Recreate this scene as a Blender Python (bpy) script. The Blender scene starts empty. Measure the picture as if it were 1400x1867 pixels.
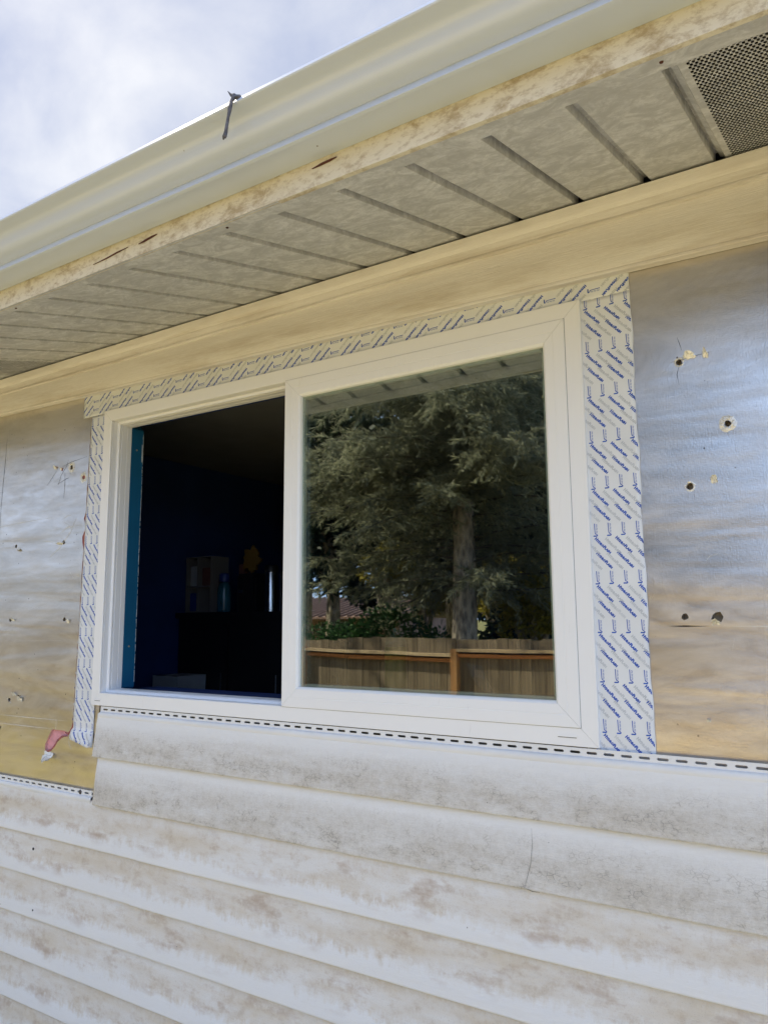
import bpy, bmesh, math, random
import numpy as np
from mathutils import Vector, Matrix, noise as mnoise
R = math.radians
random.seed(7)
rng = np.random.default_rng(7)
sc = bpy.context.scene
C = sc.collection

# ------------------------------------------------------------------ camera, sky, sun, exposure
cam = bpy.data.cameras.new('camera')
camo = bpy.data.objects.new('camera', cam); C.objects.link(camo)
cam.sensor_fit = 'VERTICAL'; cam.sensor_height = 36.0
cam.lens = 36.0 * 1371.9 / 1867.0
cam.clip_start = 0.02; cam.clip_end = 2000
_r = Vector((0.84281322, 0.53816301, -0.00681581)); _u = Vector((0.08144817, -0.11501684, 0.99001885)); _f = Vector((-0.53200759, 0.83495611, 0.1407701))
M = Matrix(((_r.x, _u.x, -_f.x, 2.2721), (_r.y, _u.y, -_f.y, -1.6898), (_r.z, _u.z, -_f.z, 0.2845), (0, 0, 0, 1)))
camo.matrix_world = M
sc.camera = camo

SUN_AZ = R(-65); SUN_EL = R(47)          # azimuth from +y towards +x: the sun stands behind the house, to the left
sun_dir = Vector((math.sin(SUN_AZ) * math.cos(SUN_EL), math.cos(SUN_AZ) * math.cos(SUN_EL), math.sin(SUN_EL)))
sun = bpy.data.lights.new('sun', 'SUN'); sun.energy = 5.0; sun.angle = R(1.5); sun.color = (1.0, 0.90, 0.74)
suno = bpy.data.objects.new('sun', sun); C.objects.link(suno)
suno.rotation_euler = sun_dir.to_track_quat('Z', 'Y').to_euler()

world = bpy.data.worlds.new('World'); sc.world = world; world.use_nodes = True
wn = world.node_tree.nodes; wl = world.node_tree.links
wn.clear()
w_out = wn.new('ShaderNodeOutputWorld'); w_bg = wn.new('ShaderNodeBackground')
w_sky = wn.new('ShaderNodeTexSky'); w_sky.sky_type = 'NISHITA'; w_sky.sun_disc = False
w_sky.sun_elevation = SUN_EL; w_sky.sun_rotation = SUN_AZ; w_sky.air_density = 1.0; w_sky.dust_density = 0.6
w_tc = wn.new('ShaderNodeTexCoord'); w_sep = wn.new('ShaderNodeSeparateXYZ'); wl.new(w_tc.outputs['Generated'], w_sep.inputs[0])
w_z = wn.new('ShaderNodeMath'); w_z.operation = 'ABSOLUTE'; wl.new(w_sep.outputs['Z'], w_z.inputs[0])
w_z2 = wn.new('ShaderNodeMath'); w_z2.operation = 'ADD'; w_z2.inputs[1].default_value = 0.22; wl.new(w_z.outputs[0], w_z2.inputs[0])
w_div = wn.new('ShaderNodeVectorMath'); w_div.operation = 'DIVIDE'
w_cmb = wn.new('ShaderNodeCombineXYZ')
for k in range(3): wl.new(w_z2.outputs[0], w_cmb.inputs[k])
wl.new(w_tc.outputs['Generated'], w_div.inputs[0]); wl.new(w_cmb.outputs[0], w_div.inputs[1])
w_map = wn.new('ShaderNodeMapping'); w_map.inputs['Rotation'].default_value = (0, 0, R(25)); w_map.inputs['Scale'].default_value = (1.0, 1.45, 1.0)
wl.new(w_div.outputs[0], w_map.inputs['Vector'])
w_n = wn.new('ShaderNodeTexNoise'); w_n.inputs['Scale'].default_value = 2.6; w_n.inputs['Detail'].default_value = 8; w_n.inputs['Roughness'].default_value = 0.54; w_n.inputs['Distortion'].default_value = 0.25
wl.new(w_map.outputs[0], w_n.inputs['Vector'])
w_rmp = wn.new('ShaderNodeValToRGB'); w_rmp.color_ramp.elements[0].position = 0.30; w_rmp.color_ramp.elements[1].position = 0.68
w_rmp.color_ramp.elements[0].color = (0.90, 0.90, 0.90, 1); w_rmp.color_ramp.elements[1].color = (0.97, 0.97, 0.97, 1)
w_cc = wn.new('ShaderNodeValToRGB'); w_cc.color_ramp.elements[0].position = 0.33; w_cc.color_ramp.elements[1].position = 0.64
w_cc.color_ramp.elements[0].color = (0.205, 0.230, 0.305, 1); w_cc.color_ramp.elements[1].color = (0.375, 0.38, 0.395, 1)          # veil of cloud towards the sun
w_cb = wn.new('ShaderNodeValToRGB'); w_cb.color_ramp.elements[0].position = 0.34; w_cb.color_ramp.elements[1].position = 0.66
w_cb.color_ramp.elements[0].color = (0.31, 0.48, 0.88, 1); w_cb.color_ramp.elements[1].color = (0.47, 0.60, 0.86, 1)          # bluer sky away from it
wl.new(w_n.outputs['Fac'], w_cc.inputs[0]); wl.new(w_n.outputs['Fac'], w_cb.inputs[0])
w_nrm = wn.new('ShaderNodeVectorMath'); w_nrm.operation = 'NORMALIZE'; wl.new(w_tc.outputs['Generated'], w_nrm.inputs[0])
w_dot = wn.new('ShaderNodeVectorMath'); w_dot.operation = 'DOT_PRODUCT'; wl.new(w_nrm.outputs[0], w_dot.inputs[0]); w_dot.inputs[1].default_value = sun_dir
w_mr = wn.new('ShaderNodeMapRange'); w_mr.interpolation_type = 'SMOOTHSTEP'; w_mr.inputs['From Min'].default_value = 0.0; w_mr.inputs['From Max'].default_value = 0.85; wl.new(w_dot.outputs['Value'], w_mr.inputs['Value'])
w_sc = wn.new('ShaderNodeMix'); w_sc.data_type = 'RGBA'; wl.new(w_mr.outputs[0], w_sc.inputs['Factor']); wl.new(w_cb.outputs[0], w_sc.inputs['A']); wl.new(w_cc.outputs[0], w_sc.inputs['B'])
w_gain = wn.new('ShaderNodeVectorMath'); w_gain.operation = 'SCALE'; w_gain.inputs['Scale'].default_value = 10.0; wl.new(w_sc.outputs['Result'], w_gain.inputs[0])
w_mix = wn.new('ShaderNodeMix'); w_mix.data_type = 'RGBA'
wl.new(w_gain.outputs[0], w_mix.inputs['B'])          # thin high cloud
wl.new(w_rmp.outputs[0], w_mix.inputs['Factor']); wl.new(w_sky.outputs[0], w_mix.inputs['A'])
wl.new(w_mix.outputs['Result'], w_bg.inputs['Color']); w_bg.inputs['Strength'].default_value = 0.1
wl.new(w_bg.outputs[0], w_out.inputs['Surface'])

vs = sc.view_settings
vs.view_transform = 'Standard'; vs.look = 'None'; vs.gamma = 1.0; vs.exposure = 1.28; vs.use_curve_mapping = False
sc.cycles.use_denoising = True
sc.cycles.max_bounces = 7; sc.cycles.diffuse_bounces = 3; sc.cycles.glossy_bounces = 4
sc.cycles.transparent_max_bounces = 16; sc.cycles.caustics_reflective = True

# ------------------------------------------------------------------ helpers: materials
class NT:
    def __init__(s, name):
        s.m = bpy.data.materials.new(name); s.m.use_nodes = True
        s.t = s.m.node_tree; s.n = s.t.nodes; s.l = s.t.links
        s.n.clear(); s.out = s.n.new('ShaderNodeOutputMaterial')
        s.b = s.n.new('ShaderNodeBsdfPrincipled'); s.l.new(s.b.outputs[0], s.out.inputs[0])
    def node(s, typ, **kw):
        x = s.n.new(typ)
        for k, v in kw.items(): setattr(x, k, v)
        return x
    def put(s, sock, v):
        if isinstance(v, bpy.types.NodeSocket): s.l.new(v, sock)
        else: sock.default_value = v
    def coord(s, kind='Object', scale=(1, 1, 1), rot=(0, 0, 0), loc=(0, 0, 0)):
        tc = s.node('ShaderNodeTexCoord'); mp = s.node('ShaderNodeMapping')
        mp.inputs['Scale'].default_value = scale; mp.inputs['Rotation'].default_value = rot; mp.inputs['Location'].default_value = loc
        s.l.new(tc.outputs[kind], mp.inputs[0]); return mp.outputs[0]
    def noise(s, vec, scale, detail=4, rough=0.55, dist=0.0):
        x = s.node('ShaderNodeTexNoise'); x.inputs['Scale'].default_value = scale; x.inputs['Detail'].default_value = detail
        x.inputs['Roughness'].default_value = rough; x.inputs['Distortion'].default_value = dist
        s.l.new(vec, x.inputs['Vector']); return x.outputs['Fac']
    def vor(s, vec, scale, feature='F1', out='Distance'):
        x = s.node('ShaderNodeTexVoronoi'); x.feature = feature; x.inputs['Scale'].default_value = scale
        s.l.new(vec, x.inputs['Vector']); return x.outputs[out]
    def ramp(s, fac, stops, interp='LINEAR'):
        x = s.node('ShaderNodeValToRGB'); cr = x.color_ramp; cr.interpolation = interp
        while len(cr.elements) < len(stops): cr.elements.new(0.5)
        for e, (p, c) in zip(cr.elements, stops):
            e.position = p; e.color = (c, c, c, 1) if not hasattr(c, '__len__') else (*c[:3], 1)
        s.put(x.inputs[0], fac); return x.outputs[0]
    def math(s, op, a, b=0.0):
        x = s.node('ShaderNodeMath', operation=op); s.put(x.inputs[0], a); s.put(x.inputs[1], b); return x.outputs[0]
    def mix(s, fac, a, b, blend='MIX'):
        x = s.node('ShaderNodeMix', data_type='RGBA', blend_type=blend)
        s.put(x.inputs['Factor'], fac)
        for k, v in (('A', a), ('B', b)):
            if not isinstance(v, bpy.types.NodeSocket) and len(v) == 3: v = (*v, 1)
            s.put(x.inputs[k], v)
        return x.outputs['Result']
    def bump(s, h, strength=0.3, dist=0.002, normal=None):
        x = s.node('ShaderNodeBump'); x.inputs['Strength'].default_value = strength; x.inputs['Distance'].default_value = dist
        s.l.new(h, x.inputs['Height'])
        if normal is not None: s.l.new(normal, x.inputs['Normal'])
        return x.outputs['Normal']
    def fin(s, color=None, rough=None, normal=None, metal=None, spec=None):
        if color is not None: s.put(s.b.inputs['Base Color'], (*color, 1) if not isinstance(color, bpy.types.NodeSocket) and len(color) == 3 else color)
        if rough is not None: s.put(s.b.inputs['Roughness'], rough)
        if normal is not None: s.l.new(normal, s.b.inputs['Normal'])
        if metal is not None: s.put(s.b.inputs['Metallic'], metal)
        if spec is not None: s.put(s.b.inputs['Specular IOR Level'], spec)
        return s.m
def sepuv(t):
    tc = t.node('ShaderNodeTexCoord'); sp = t.node('ShaderNodeSeparateXYZ'); t.l.new(tc.outputs['UV'], sp.inputs[0]); return sp.outputs[0], sp.outputs[1]

def plain(name, col, rough=0.5, var=0.12, scale=6.0, metal=0.0, bumpd=0.0006, bscale=60):
    t = NT(name); v = t.coord()
    n = t.noise(v, scale, 5)
    c = t.mix(t.ramp(n, [(0.3, 0.0), (0.75, 1.0)]), tuple(x * (1 - var) for x in col), tuple(min(1, x * (1 + var)) for x in col))
    return t.fin(c, rough, t.bump(t.noise(v, bscale, 3), 0.25, bumpd), metal)

def mat_siding(name, style):
    """woodgrain-embossed off-white vinyl; UV u = metres along, v = 0 at the butt edge .. 1 at the top of the lap"""
    t = NT(name); u, v = sepuv(t)
    ob = t.coord('UV')
    grain_v = t.coord('UV', scale=(5.0, 26.0, 1)); grain = t.noise(grain_v, 3.2, 6, 0.62, 1.6)
    gl = t.ramp(grain, [(0.40, 0.0), (0.50, 1.0), (0.54, 1.0), (0.62, 0.2)])
    big = t.noise(t.coord('UV', scale=(1.3, 0.9, 1)), 2.2, 4, 0.6)
    mid = t.noise(t.coord('UV', scale=(6.5, 2.2, 1)), 2.0, 6, 0.66)
    fine = t.noise(t.coord('UV', scale=(60, 9, 1)), 2.0, 5, 0.7)
    streak = t.noise(t.coord('UV', scale=(26, 1.6, 1)), 2.0, 4, 0.7)
    base = t.mix(big, (0.82, 0.82, 0.81), (0.87, 0.87, 0.865))
    crisp = t.noise(t.coord('UV', scale=(34, 5.5, 1)), 2.0, 8, 0.78, 0.4)
    micro = t.noise(t.coord('UV', scale=(150, 22, 1)), 2.0, 4, 0.7)
    if style == 'grey':       # the two weathered laps right under the window: grey film on the lower two thirds
        band = t.ramp(t.math('ADD', v, t.math('MULTIPLY', t.math('SUBTRACT', mid, 0.5), 0.35)), [(0.0, 0.60), (0.12, 0.85), (0.36, 1.0), (0.60, 0.62), (0.80, 0.10), (1.0, 0.0)])
        film = t.math('MULTIPLY', band, t.ramp(t.math('ADD', t.math('MULTIPLY', mid, 0.55), t.math('MULTIPLY', big, 0.55)), [(0.42, 0.30), (0.62, 1.0)]))
        base = t.mix(t.math('MULTIPLY', film, 0.74), base, (0.57, 0.515, 0.43))
        brk = t.math('MULTIPLY', t.ramp(crisp, [(0.46, 0.0), (0.56, 1.0)]), film)
        base = t.mix(t.math('MULTIPLY', brk, 0.34), base, (0.45, 0.395, 0.315))
        ring = t.vor(t.coord('UV', scale=(20, 6.5, 1)), 3.4, 'DISTANCE_TO_EDGE')
        blob = t.math('MULTIPLY', t.ramp(ring, [(0.02, 1.0), (0.075, 0.0)]), t.math('MULTIPLY', t.ramp(mid, [(0.50, 0.0), (0.60, 1.0)]), band))
        base = t.mix(t.math('MULTIPLY', t.math('MULTIPLY', blob, t.ramp(crisp, [(0.36, 0.0), (0.56, 1.0)])), 0.85), base, (0.28, 0.26, 0.23))
        base = t.mix(t.math('MULTIPLY', t.math('MULTIPLY', t.ramp(micro, [(0.56, 0.0), (0.70, 1.0)]), film), 0.6), base, (0.34, 0.31, 0.27))
        base = t.mix(t.math('MULTIPLY', t.math('MULTIPLY', t.ramp(grain, [(0.47, 0.0), (0.505, 1.0), (0.54, 0.0)]), band), 0.45), base, (0.36, 0.345, 0.31))
    else:                      # lower laps: brown grime in patches over the upper part, washed clean towards the butt edge
        edge = t.math('ADD', v, t.math('ADD', t.math('MULTIPLY', t.math('SUBTRACT', streak, 0.5), 0.45), t.math('MULTIPLY', t.math('SUBTRACT', mid, 0.5), 0.35)))
        band = t.ramp(edge, [(0.34, 0.0), (0.50, 0.85), (0.72, 1.0), (0.92, 0.55), (1.0, 0.35)])
        soft = t.math('MULTIPLY', band, t.ramp(big, [(0.38, 0.25), (0.62, 1.0)]))
        base = t.mix(t.math('MULTIPLY', soft, 0.82), base, (0.66, 0.57, 0.435))
        pat = t.math('MULTIPLY', t.ramp(mid, [(0.48, 0.0), (0.62, 1.0)]), t.ramp(crisp, [(0.40, 0.15), (0.58, 1.0)]))
        base = t.mix(t.math('MULTIPLY', t.math('MULTIPLY', band, pat), 0.50), base, (0.50, 0.39, 0.27))
        pink = t.noise(t.coord('UV', scale=(3.2, 1.3, 1), loc=(3.1, 7.7, 0)), 1.9, 4, 0.6)
        spot = t.math('MULTIPLY', t.ramp(t.math('ADD', pink, t.math('MULTIPLY', t.math('SUBTRACT', crisp, 0.5), 0.18)), [(0.55, 0.0), (0.70, 1.0)]), t.ramp(v, [(0.22, 0.0), (0.42, 1.0), (0.80, 1.0), (0.96, 0.0)]))
        base = t.mix(t.math('MULTIPLY', spot, 0.66), base, (0.43, 0.30, 0.20))
        base = t.mix(t.math('MULTIPLY', t.math('MULTIPLY', t.ramp(micro, [(0.56, 0.0), (0.70, 1.0)]), band), 0.45), base, (0.42, 0.36, 0.28))
        base = t.mix(t.math('MULTIPLY', t.ramp(grain, [(0.47, 0.0), (0.505, 1.0), (0.54, 0.0)]), 0.12), base, (0.45, 0.42, 0.38))
    dots = t.vor(t.coord('UV', scale=(22, 3.0, 1)), 1.0)
    dn = t.ramp(t.noise(t.coord('UV', scale=(22, 3, 1)), 0.35, 1), [(0.55, 0.0), (0.6, 1.0)])
    base = t.mix(t.math('MULTIPLY', t.ramp(dots, [(0.02, 1.0), (0.035, 0.0)]), dn), base, (0.12, 0.11, 0.10))
    nm = t.bump(grain, 0.7, 0.0015)
    nm = t.bump(t.noise(ob, 8.0, 3), 0.25, 0.003, nm)
    return t.fin(base, t.ramp(big, [(0.3, 0.42), (0.7, 0.62)]), nm, spec=0.35)

def mat_trim():
    t = NT('frieze_vinyl'); u, v = sepuv(t)
    grain = t.noise(t.coord('UV', scale=(4.0, 22.0, 1)), 3.2, 6, 0.62, 1.4)
    big = t.noise(t.coord('UV', scale=(1.0, 1.2, 1)), 2.4, 5, 0.62)
    band = t.ramp(v, [(0.0, 0.2), (0.08, 0.9), (0.45, 0.8), (0.75, 0.15), (1.0, 0.0)])
    base = t.mix(t.noise(t.coord('UV'), 2.0, 3), (0.84, 0.805, 0.76), (0.89, 0.86, 0.83))
    base = t.mix(t.math('MULTIPLY', t.math('MULTIPLY', band, t.ramp(big, [(0.46, 0.0), (0.66, 1.0)])), 0.55), base, (0.42, 0.33, 0.22))
    base = t.mix(t.math('MULTIPLY', t.ramp(grain, [(0.46, 0.0), (0.51, 1.0), (0.56, 0.0)]), 0.18), base, (0.48, 0.40, 0.30))
    return t.fin(base, 0.5, t.bump(grain, 0.8, 0.0016), spec=0.35)

def mat_foil():
    t = NT('foil_facing')
    v = t.coord('Object')
    wide = t.noise(t.coord('Object', scale=(0.45, 1, 4.6)), 1.6, 3, 0.45, 0.3)
    med = t.noise(t.coord('Object', scale=(4, 1, 13)), 2.2, 5, 0.6, 0.6)
    weave = t.noise(t.coord('Object', scale=(110, 1, 330)), 1.0, 2, 0.5)
    weave2 = t.noise(t.coord('Object', scale=(330, 1, 90)), 1.0, 2, 0.5)
    stain = t.noise(t.coord('Object', scale=(1.1, 1, 3.4)), 2.4, 7, 0.68, 0.8)
    col = t.mix(t.ramp(stain, [(0.38, 0.0), (0.68, 1.0)]), (0.82, 0.775, 0.71), (0.62, 0.58, 0.52))
    spk = t.vor(t.coord('Object'), 42.0)
    spm = t.ramp(t.noise(v, 17.0, 2), [(0.60, 0.0), (0.64, 1.0)])
    col = t.mix(t.math('MULTIPLY', t.ramp(spk, [(0.07, 1.0), (0.11, 0.0)]), spm), col, (0.16, 0.13, 0.10))
    ro = t.ramp(med, [(0.3, 0.28), (0.7, 0.42)])
    nm = t.bump(t.math('ADD', weave, weave2), 0.24, 0.0008)
    nm = t.bump(med, 0.12, 0.0018, nm)
    nm = t.bump(wide, 0.8, 0.0085, nm)
    return t.fin(col, ro, nm, 1.0)

def mat_soffit():
    t = NT('soffit_vinyl'); v = t.coord('Object')
    a = t.noise(t.coord('Object', scale=(1.0, 1.2, 1)), 13.0, 8, 0.74, 1.2)
    b = t.noise(t.coord('Object', scale=(1.0, 1.1, 1)), 62.0, 5, 0.7, 0.6)
    c = t.mix(t.ramp(a, [(0.42, 0.0), (0.60, 1.0)]), (0.50, 0.505, 0.52), (0.71, 0.715, 0.735))
    c = t.mix(t.math('MULTIPLY', t.ramp(b, [(0.44, 0.0), (0.62, 1.0)]), 0.5), c, (0.44, 0.44, 0.45))
    return t.fin(c, 0.62, t.bump(b, 0.25, 0.0012), spec=0.3)

def mat_fascia():
    t = NT('fascia_paint'); v = t.coord('Object')
    a = t.noise(t.coord('Object', scale=(1.0, 1, 1.6)), 17.0, 8, 0.75, 0.3)
    b = t.noise(t.coord('Object', scale=(1.0, 1, 2.0)), 48.0, 5, 0.65)
    c = t.mix(t.noise(v, 3, 3), (0.66, 0.61, 0.49), (0.76, 0.71, 0.60))
    c = t.mix(t.math('MULTIPLY', t.ramp(a, [(0.48, 0.0), (0.63, 1.0)]), 0.75), c, (0.36, 0.27, 0.15))
    c = t.mix(t.math('MULTIPLY', t.ramp(b, [(0.52, 0.0), (0.66, 1.0)]), 0.45), c, (0.30, 0.22, 0.13))
    return t.fin(c, 0.6, t.bump(b, 0.3, 0.001), spec=0.3)

def mat_gutter():
    t = NT('gutter_enamel'); v = t.coord('Object', scale=(0.35, 1, 1))
    a = t.noise(v, 3.5, 4)
    c = t.mix(a, (0.54, 0.595, 0.69), (0.59, 0.645, 0.74))
    sp = t.vor(t.coord('Object'), 30.0)
    spm = t.ramp(t.noise(t.coord('Object'), 9.0, 2), [(0.64, 0.0), (0.66, 1.0)])
    c = t.mix(t.math('MULTIPLY', t.ramp(sp, [(0.05, 1.0), (0.08, 0.0)]), spm), c, (0.16, 0.14, 0.10))
    return t.fin(c, 0.2, t.bump(t.noise(t.coord('Object'), 5.0, 3), 0.15, 0.003))

def mat_vinyl():
    t = NT('window_vinyl'); v = t.coord('Object')
    a = t.noise(v, 2.2, 5); d = t.noise(t.coord('Object', scale=(1, 1, 0.25)), 70.0, 4, 0.7)
    c = t.mix(a, (0.87, 0.87, 0.865), (0.91, 0.91, 0.905))
    m = t.math('MULTIPLY', t.ramp(d, [(0.62, 0.0), (0.74, 1.0)]), t.ramp(t.noise(v, 6.0, 3), [(0.5, 0.0), (0.7, 1.0)]))
    c = t.mix(t.math('MULTIPLY', m, 0.35), c, (0.45, 0.43, 0.40))
    return t.fin(c, t.ramp(a, [(0.3, 0.30), (0.7, 0.45)]), t.bump(t.noise(v, 40, 3), 0.08, 0.001))

def mat_glass():
    t = NT('window_glass'); t.n.remove(t.b)
    v = t.coord('Object')
    n = t.bump(t.noise(t.coord('Object', scale=(1, 1, 1.5)), 3.0, 2, 0.4), 0.25, 0.0008)
    gl = t.node('ShaderNodeBsdfGlossy'); gl.inputs['Roughness'].default_value = 0.0; gl.inputs['Color'].default_value = (0.96, 0.98, 0.96, 1); t.l.new(n, gl.inputs['Normal'])
    tr = t.node('ShaderNodeBsdfTransparent'); tr.inputs['Color'].default_value = (0.88, 0.92, 0.90, 1)
    lw = t.node('ShaderNodeLayerWeight'); fac = t.math('ADD', t.math('MULTIPLY', t.math('POWER', lw.outputs['Facing'], 4.0), 0.5), 0.185)
    mx = t.node('ShaderNodeMixShader'); t.l.new(fac, mx.inputs[0]); t.l.new(tr.outputs[0], mx.inputs[1]); t.l.new(gl.outputs[0], mx.inputs[2])
    t.l.new(mx.outputs[0], t.out.inputs[0]); return t.m

def mat_leaf(name, c0, c1, rough=0.6, trans=0.25):
    t = NT(name); g = t.node('ShaderNodeNewGeometry')
    c = t.mix(g.outputs['Random Per Island'], c0, c1)
    c = t.mix(t.ramp(t.noise(t.coord('Object'), 0.9, 3), [(0.4, 0.0), (0.62, 1.0)]), c, tuple((a + b) * 0.36 for a, b in zip(c0, c1)))
    m = t.fin(c, rough, spec=0.25)
    td = t.node('ShaderNodeBsdfTranslucent'); t.l.new(c, td.inputs['Color'])
    mx = t.node('ShaderNodeMixShader'); mx.inputs[0].default_value = trans
    t.l.new(t.b.outputs[0], mx.inputs[1]); t.l.new(td.outputs[0], mx.inputs[2]); t.l.new(mx.outputs[0], t.out.inputs[0])
    return m

def mat_wood(name, c0, c1, vertical=True):
    t = NT(name)
    s = (30, 30, 1.2) if vertical else (1.2, 30, 30)
    oi = t.node('ShaderNodeObjectInfo')
    vm = t.node('ShaderNodeVectorMath', operation='ADD'); t.l.new(t.coord('Object', scale=s), vm.inputs[0])
    cb = t.node('ShaderNodeCombineXYZ'); t.l.new(t.math('MULTIPLY', oi.outputs['Random'], 40.0), cb.inputs[0]); t.l.new(t.math('MULTIPLY', oi.outputs['Random'], 17.0), cb.inputs[2]); t.l.new(cb.outputs[0], vm.inputs[1])
    n = t.noise(vm.outputs[0], 1.4, 5, 0.6, 0.4)
    c = t.mix(t.ramp(n, [(0.35, 0.0), (0.68, 1.0)]), c0, c1)
    c = t.mix(t.math('MULTIPLY', oi.outputs['Random'], 0.45), c, tuple(x * 0.55 for x in c0))
    return t.fin(c, 0.75, t.bump(n, 0.4, 0.003), spec=0.2)

def mat_bark():
    t = NT('spruce_bark'); v = t.coord('Object', scale=(1, 1, 0.35))
    a = t.vor(v, 16.0); n = t.noise(v, 14.0, 5, 0.65)
    c = t.mix(t.ramp(t.math('ADD', t.math('MULTIPLY', a, 0.6), t.math('MULTIPLY', n, 0.5)), [(0.3, 0.0), (0.7, 1.0)]), (0.13, 0.10, 0.075), (0.46, 0.38, 0.30))
    return t.fin(c, 0.85, t.bump(t.math('ADD', a, n), 0.9, 0.03), spec=0.1)

def mat_ground(name, ca, cb, cc):
    t = NT(name); v = t.coord('Object')
    a = t.noise(v, 0.35, 5, 0.6); b = t.noise(v, 30.0, 4, 0.7)
    c = t.mix(t.ramp(a, [(0.35, 0.0), (0.6, 1.0)]), ca, cb)
    c = t.mix(t.math('MULTIPLY', b, 0.5), c, cc)
    return t.fin(c, 0.9, t.bump(b, 0.8, 0.03), spec=0.1)

MT = dict(
    grey=mat_siding('siding_vinyl_weathered', 'grey'), brown=mat_siding('siding_vinyl_stained', 'brown'), trim=mat_trim(), foil=mat_foil(), soffit=mat_soffit(),
    fascia=mat_fascia(), gutter=mat_gutter(), vinyl=mat_vinyl(), glass=mat_glass(),
    hem=plain('hem_vinyl', (0.80, 0.80, 0.79), 0.42, 0.05, 4),
    tape=plain('tape_film', (0.78, 0.80, 0.815), 0.38, 0.05, 9, 0.0, 0.0012, 30),
    ink=plain('blue_ink', (0.010, 0.085, 0.48), 0.5, 0.15, 40), ghost=plain('grey_ink', (0.58, 0.61, 0.64), 0.5, 0.1, 40),
    foam=plain('pink_foam', (0.72, 0.33, 0.36), 0.8, 0.16, 60, 0, 0.002, 260), foamdark=plain('torn_foam', (0.36, 0.12, 0.105), 0.85, 0.4, 60, 0, 0.002, 200),
    void=plain('dark_cavity', (0.015, 0.012, 0.010), 0.9), line=plain('pencil_dark', (0.07, 0.06, 0.055), 0.7), crease=plain('foil_crease', (0.80, 0.79, 0.74), 0.35, 0.12, 60, 0.35),
    gap_line=plain('gap_line_grey', (0.30, 0.30, 0.29), 0.6), rust=plain('rust_crack', (0.075, 0.022, 0.015), 0.8, 0.4, 50), spacer=plain('glass_spacer', (0.50, 0.53, 0.47), 0.4, 0.06, 5, 0.2), seal=plain('glass_seal', (0.01, 0.01, 0.01), 0.5),
    bluep=plain('blue_paint', (0.006, 0.105, 0.22), 0.5, 0.12, 5), caulk=plain('chipped_plaster', (0.42, 0.45, 0.46), 0.8, 0.35, 80), screw=plain('screw_steel', (0.42, 0.40, 0.36), 0.4, 0.2, 80, 0.9),
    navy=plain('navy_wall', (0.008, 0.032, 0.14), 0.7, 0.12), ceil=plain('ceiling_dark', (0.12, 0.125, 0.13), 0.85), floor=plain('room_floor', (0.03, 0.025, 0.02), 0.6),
    cab=plain('black_cabinet', (0.006, 0.006, 0.008), 0.5), white=plain('white_board', (0.30, 0.32, 0.34), 0.6), cream=plain('shelf_board', (0.13, 0.125, 0.12), 0.6), yellow=plain('yellow_felt', (0.13, 0.075, 0.008), 0.8),
    teal=plain('teal_bottle', (0.012, 0.09, 0.13), 0.25), dblue=plain('dark_blue_cap', (0.01, 0.03, 0.16), 0.4), steel=plain('brushed_steel', (0.55, 0.55, 0.55), 0.22, 0.1, 9, 1.0), red=plain('faded_red_box', (0.12, 0.05, 0.04), 0.6),
    lime=plain('lime_plastic', (0.16, 0.18, 0.008), 0.35), greycap=plain('grey_cap', (0.10, 0.13, 0.12), 0.4), navycloth=plain('blue_plastic', (0.03, 0.09, 0.22), 0.4),
    board=mat_wood('fence_board_wood', (0.11, 0.080, 0.050), (0.27, 0.205, 0.14)), rail=mat_wood('fence_rail_wood', (0.32, 0.115, 0.035), (0.55, 0.23, 0.085), False), railtan=mat_wood('fence_cap_wood', (0.32, 0.22, 0.13), (0.52, 0.39, 0.25), False), post=mat_wood('fence_post_wood', (0.32, 0.15, 0.055), (0.50, 0.27, 0.12)),
    bark=mat_bark(), limb=plain('limb_bark', (0.075, 0.058, 0.045), 0.9, 0.3, 20), spruce=mat_leaf('spruce_needles', (0.12, 0.13, 0.080), (0.36, 0.355, 0.245), trans=0.5), dark=mat_leaf('dark_leaves', (0.010, 0.020, 0.012), (0.035, 0.055, 0.030)), hedge=mat_leaf('hedge_leaves', (0.020, 0.055, 0.018), (0.06, 0.13, 0.035)),
    gold=mat_leaf('yellow_leaves', (0.16, 0.15, 0.02), (0.38, 0.30, 0.035)), mid=mat_leaf('green_leaves', (0.05, 0.085, 0.025), (0.13, 0.17, 0.05)),
    lawn=mat_ground('lawn', (0.17, 0.16, 0.06), (0.22, 0.19, 0.085), (0.12, 0.125, 0.045)), bounce_ground=mat_ground('pale_bounce_ground', (0.54, 0.455, 0.25), (0.48, 0.41, 0.21), (0.60, 0.515, 0.31)), brick=plain('pink_brick', (0.34, 0.21, 0.17), 0.85, 0.25, 20), roofm=plain('brown_roof', (0.20, 0.115, 0.085), 0.55, 0.12, 4), shingle=plain('shingle', (0.10, 0.095, 0.09), 0.9, 0.3, 30), core=plain('sheathing', (0.30, 0.25, 0.18), 0.9), twig=plain('twig_bark', (0.115, 0.11, 0.12), 0.9, 0.5, 160, 0, 0.002, 300),
)

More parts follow.
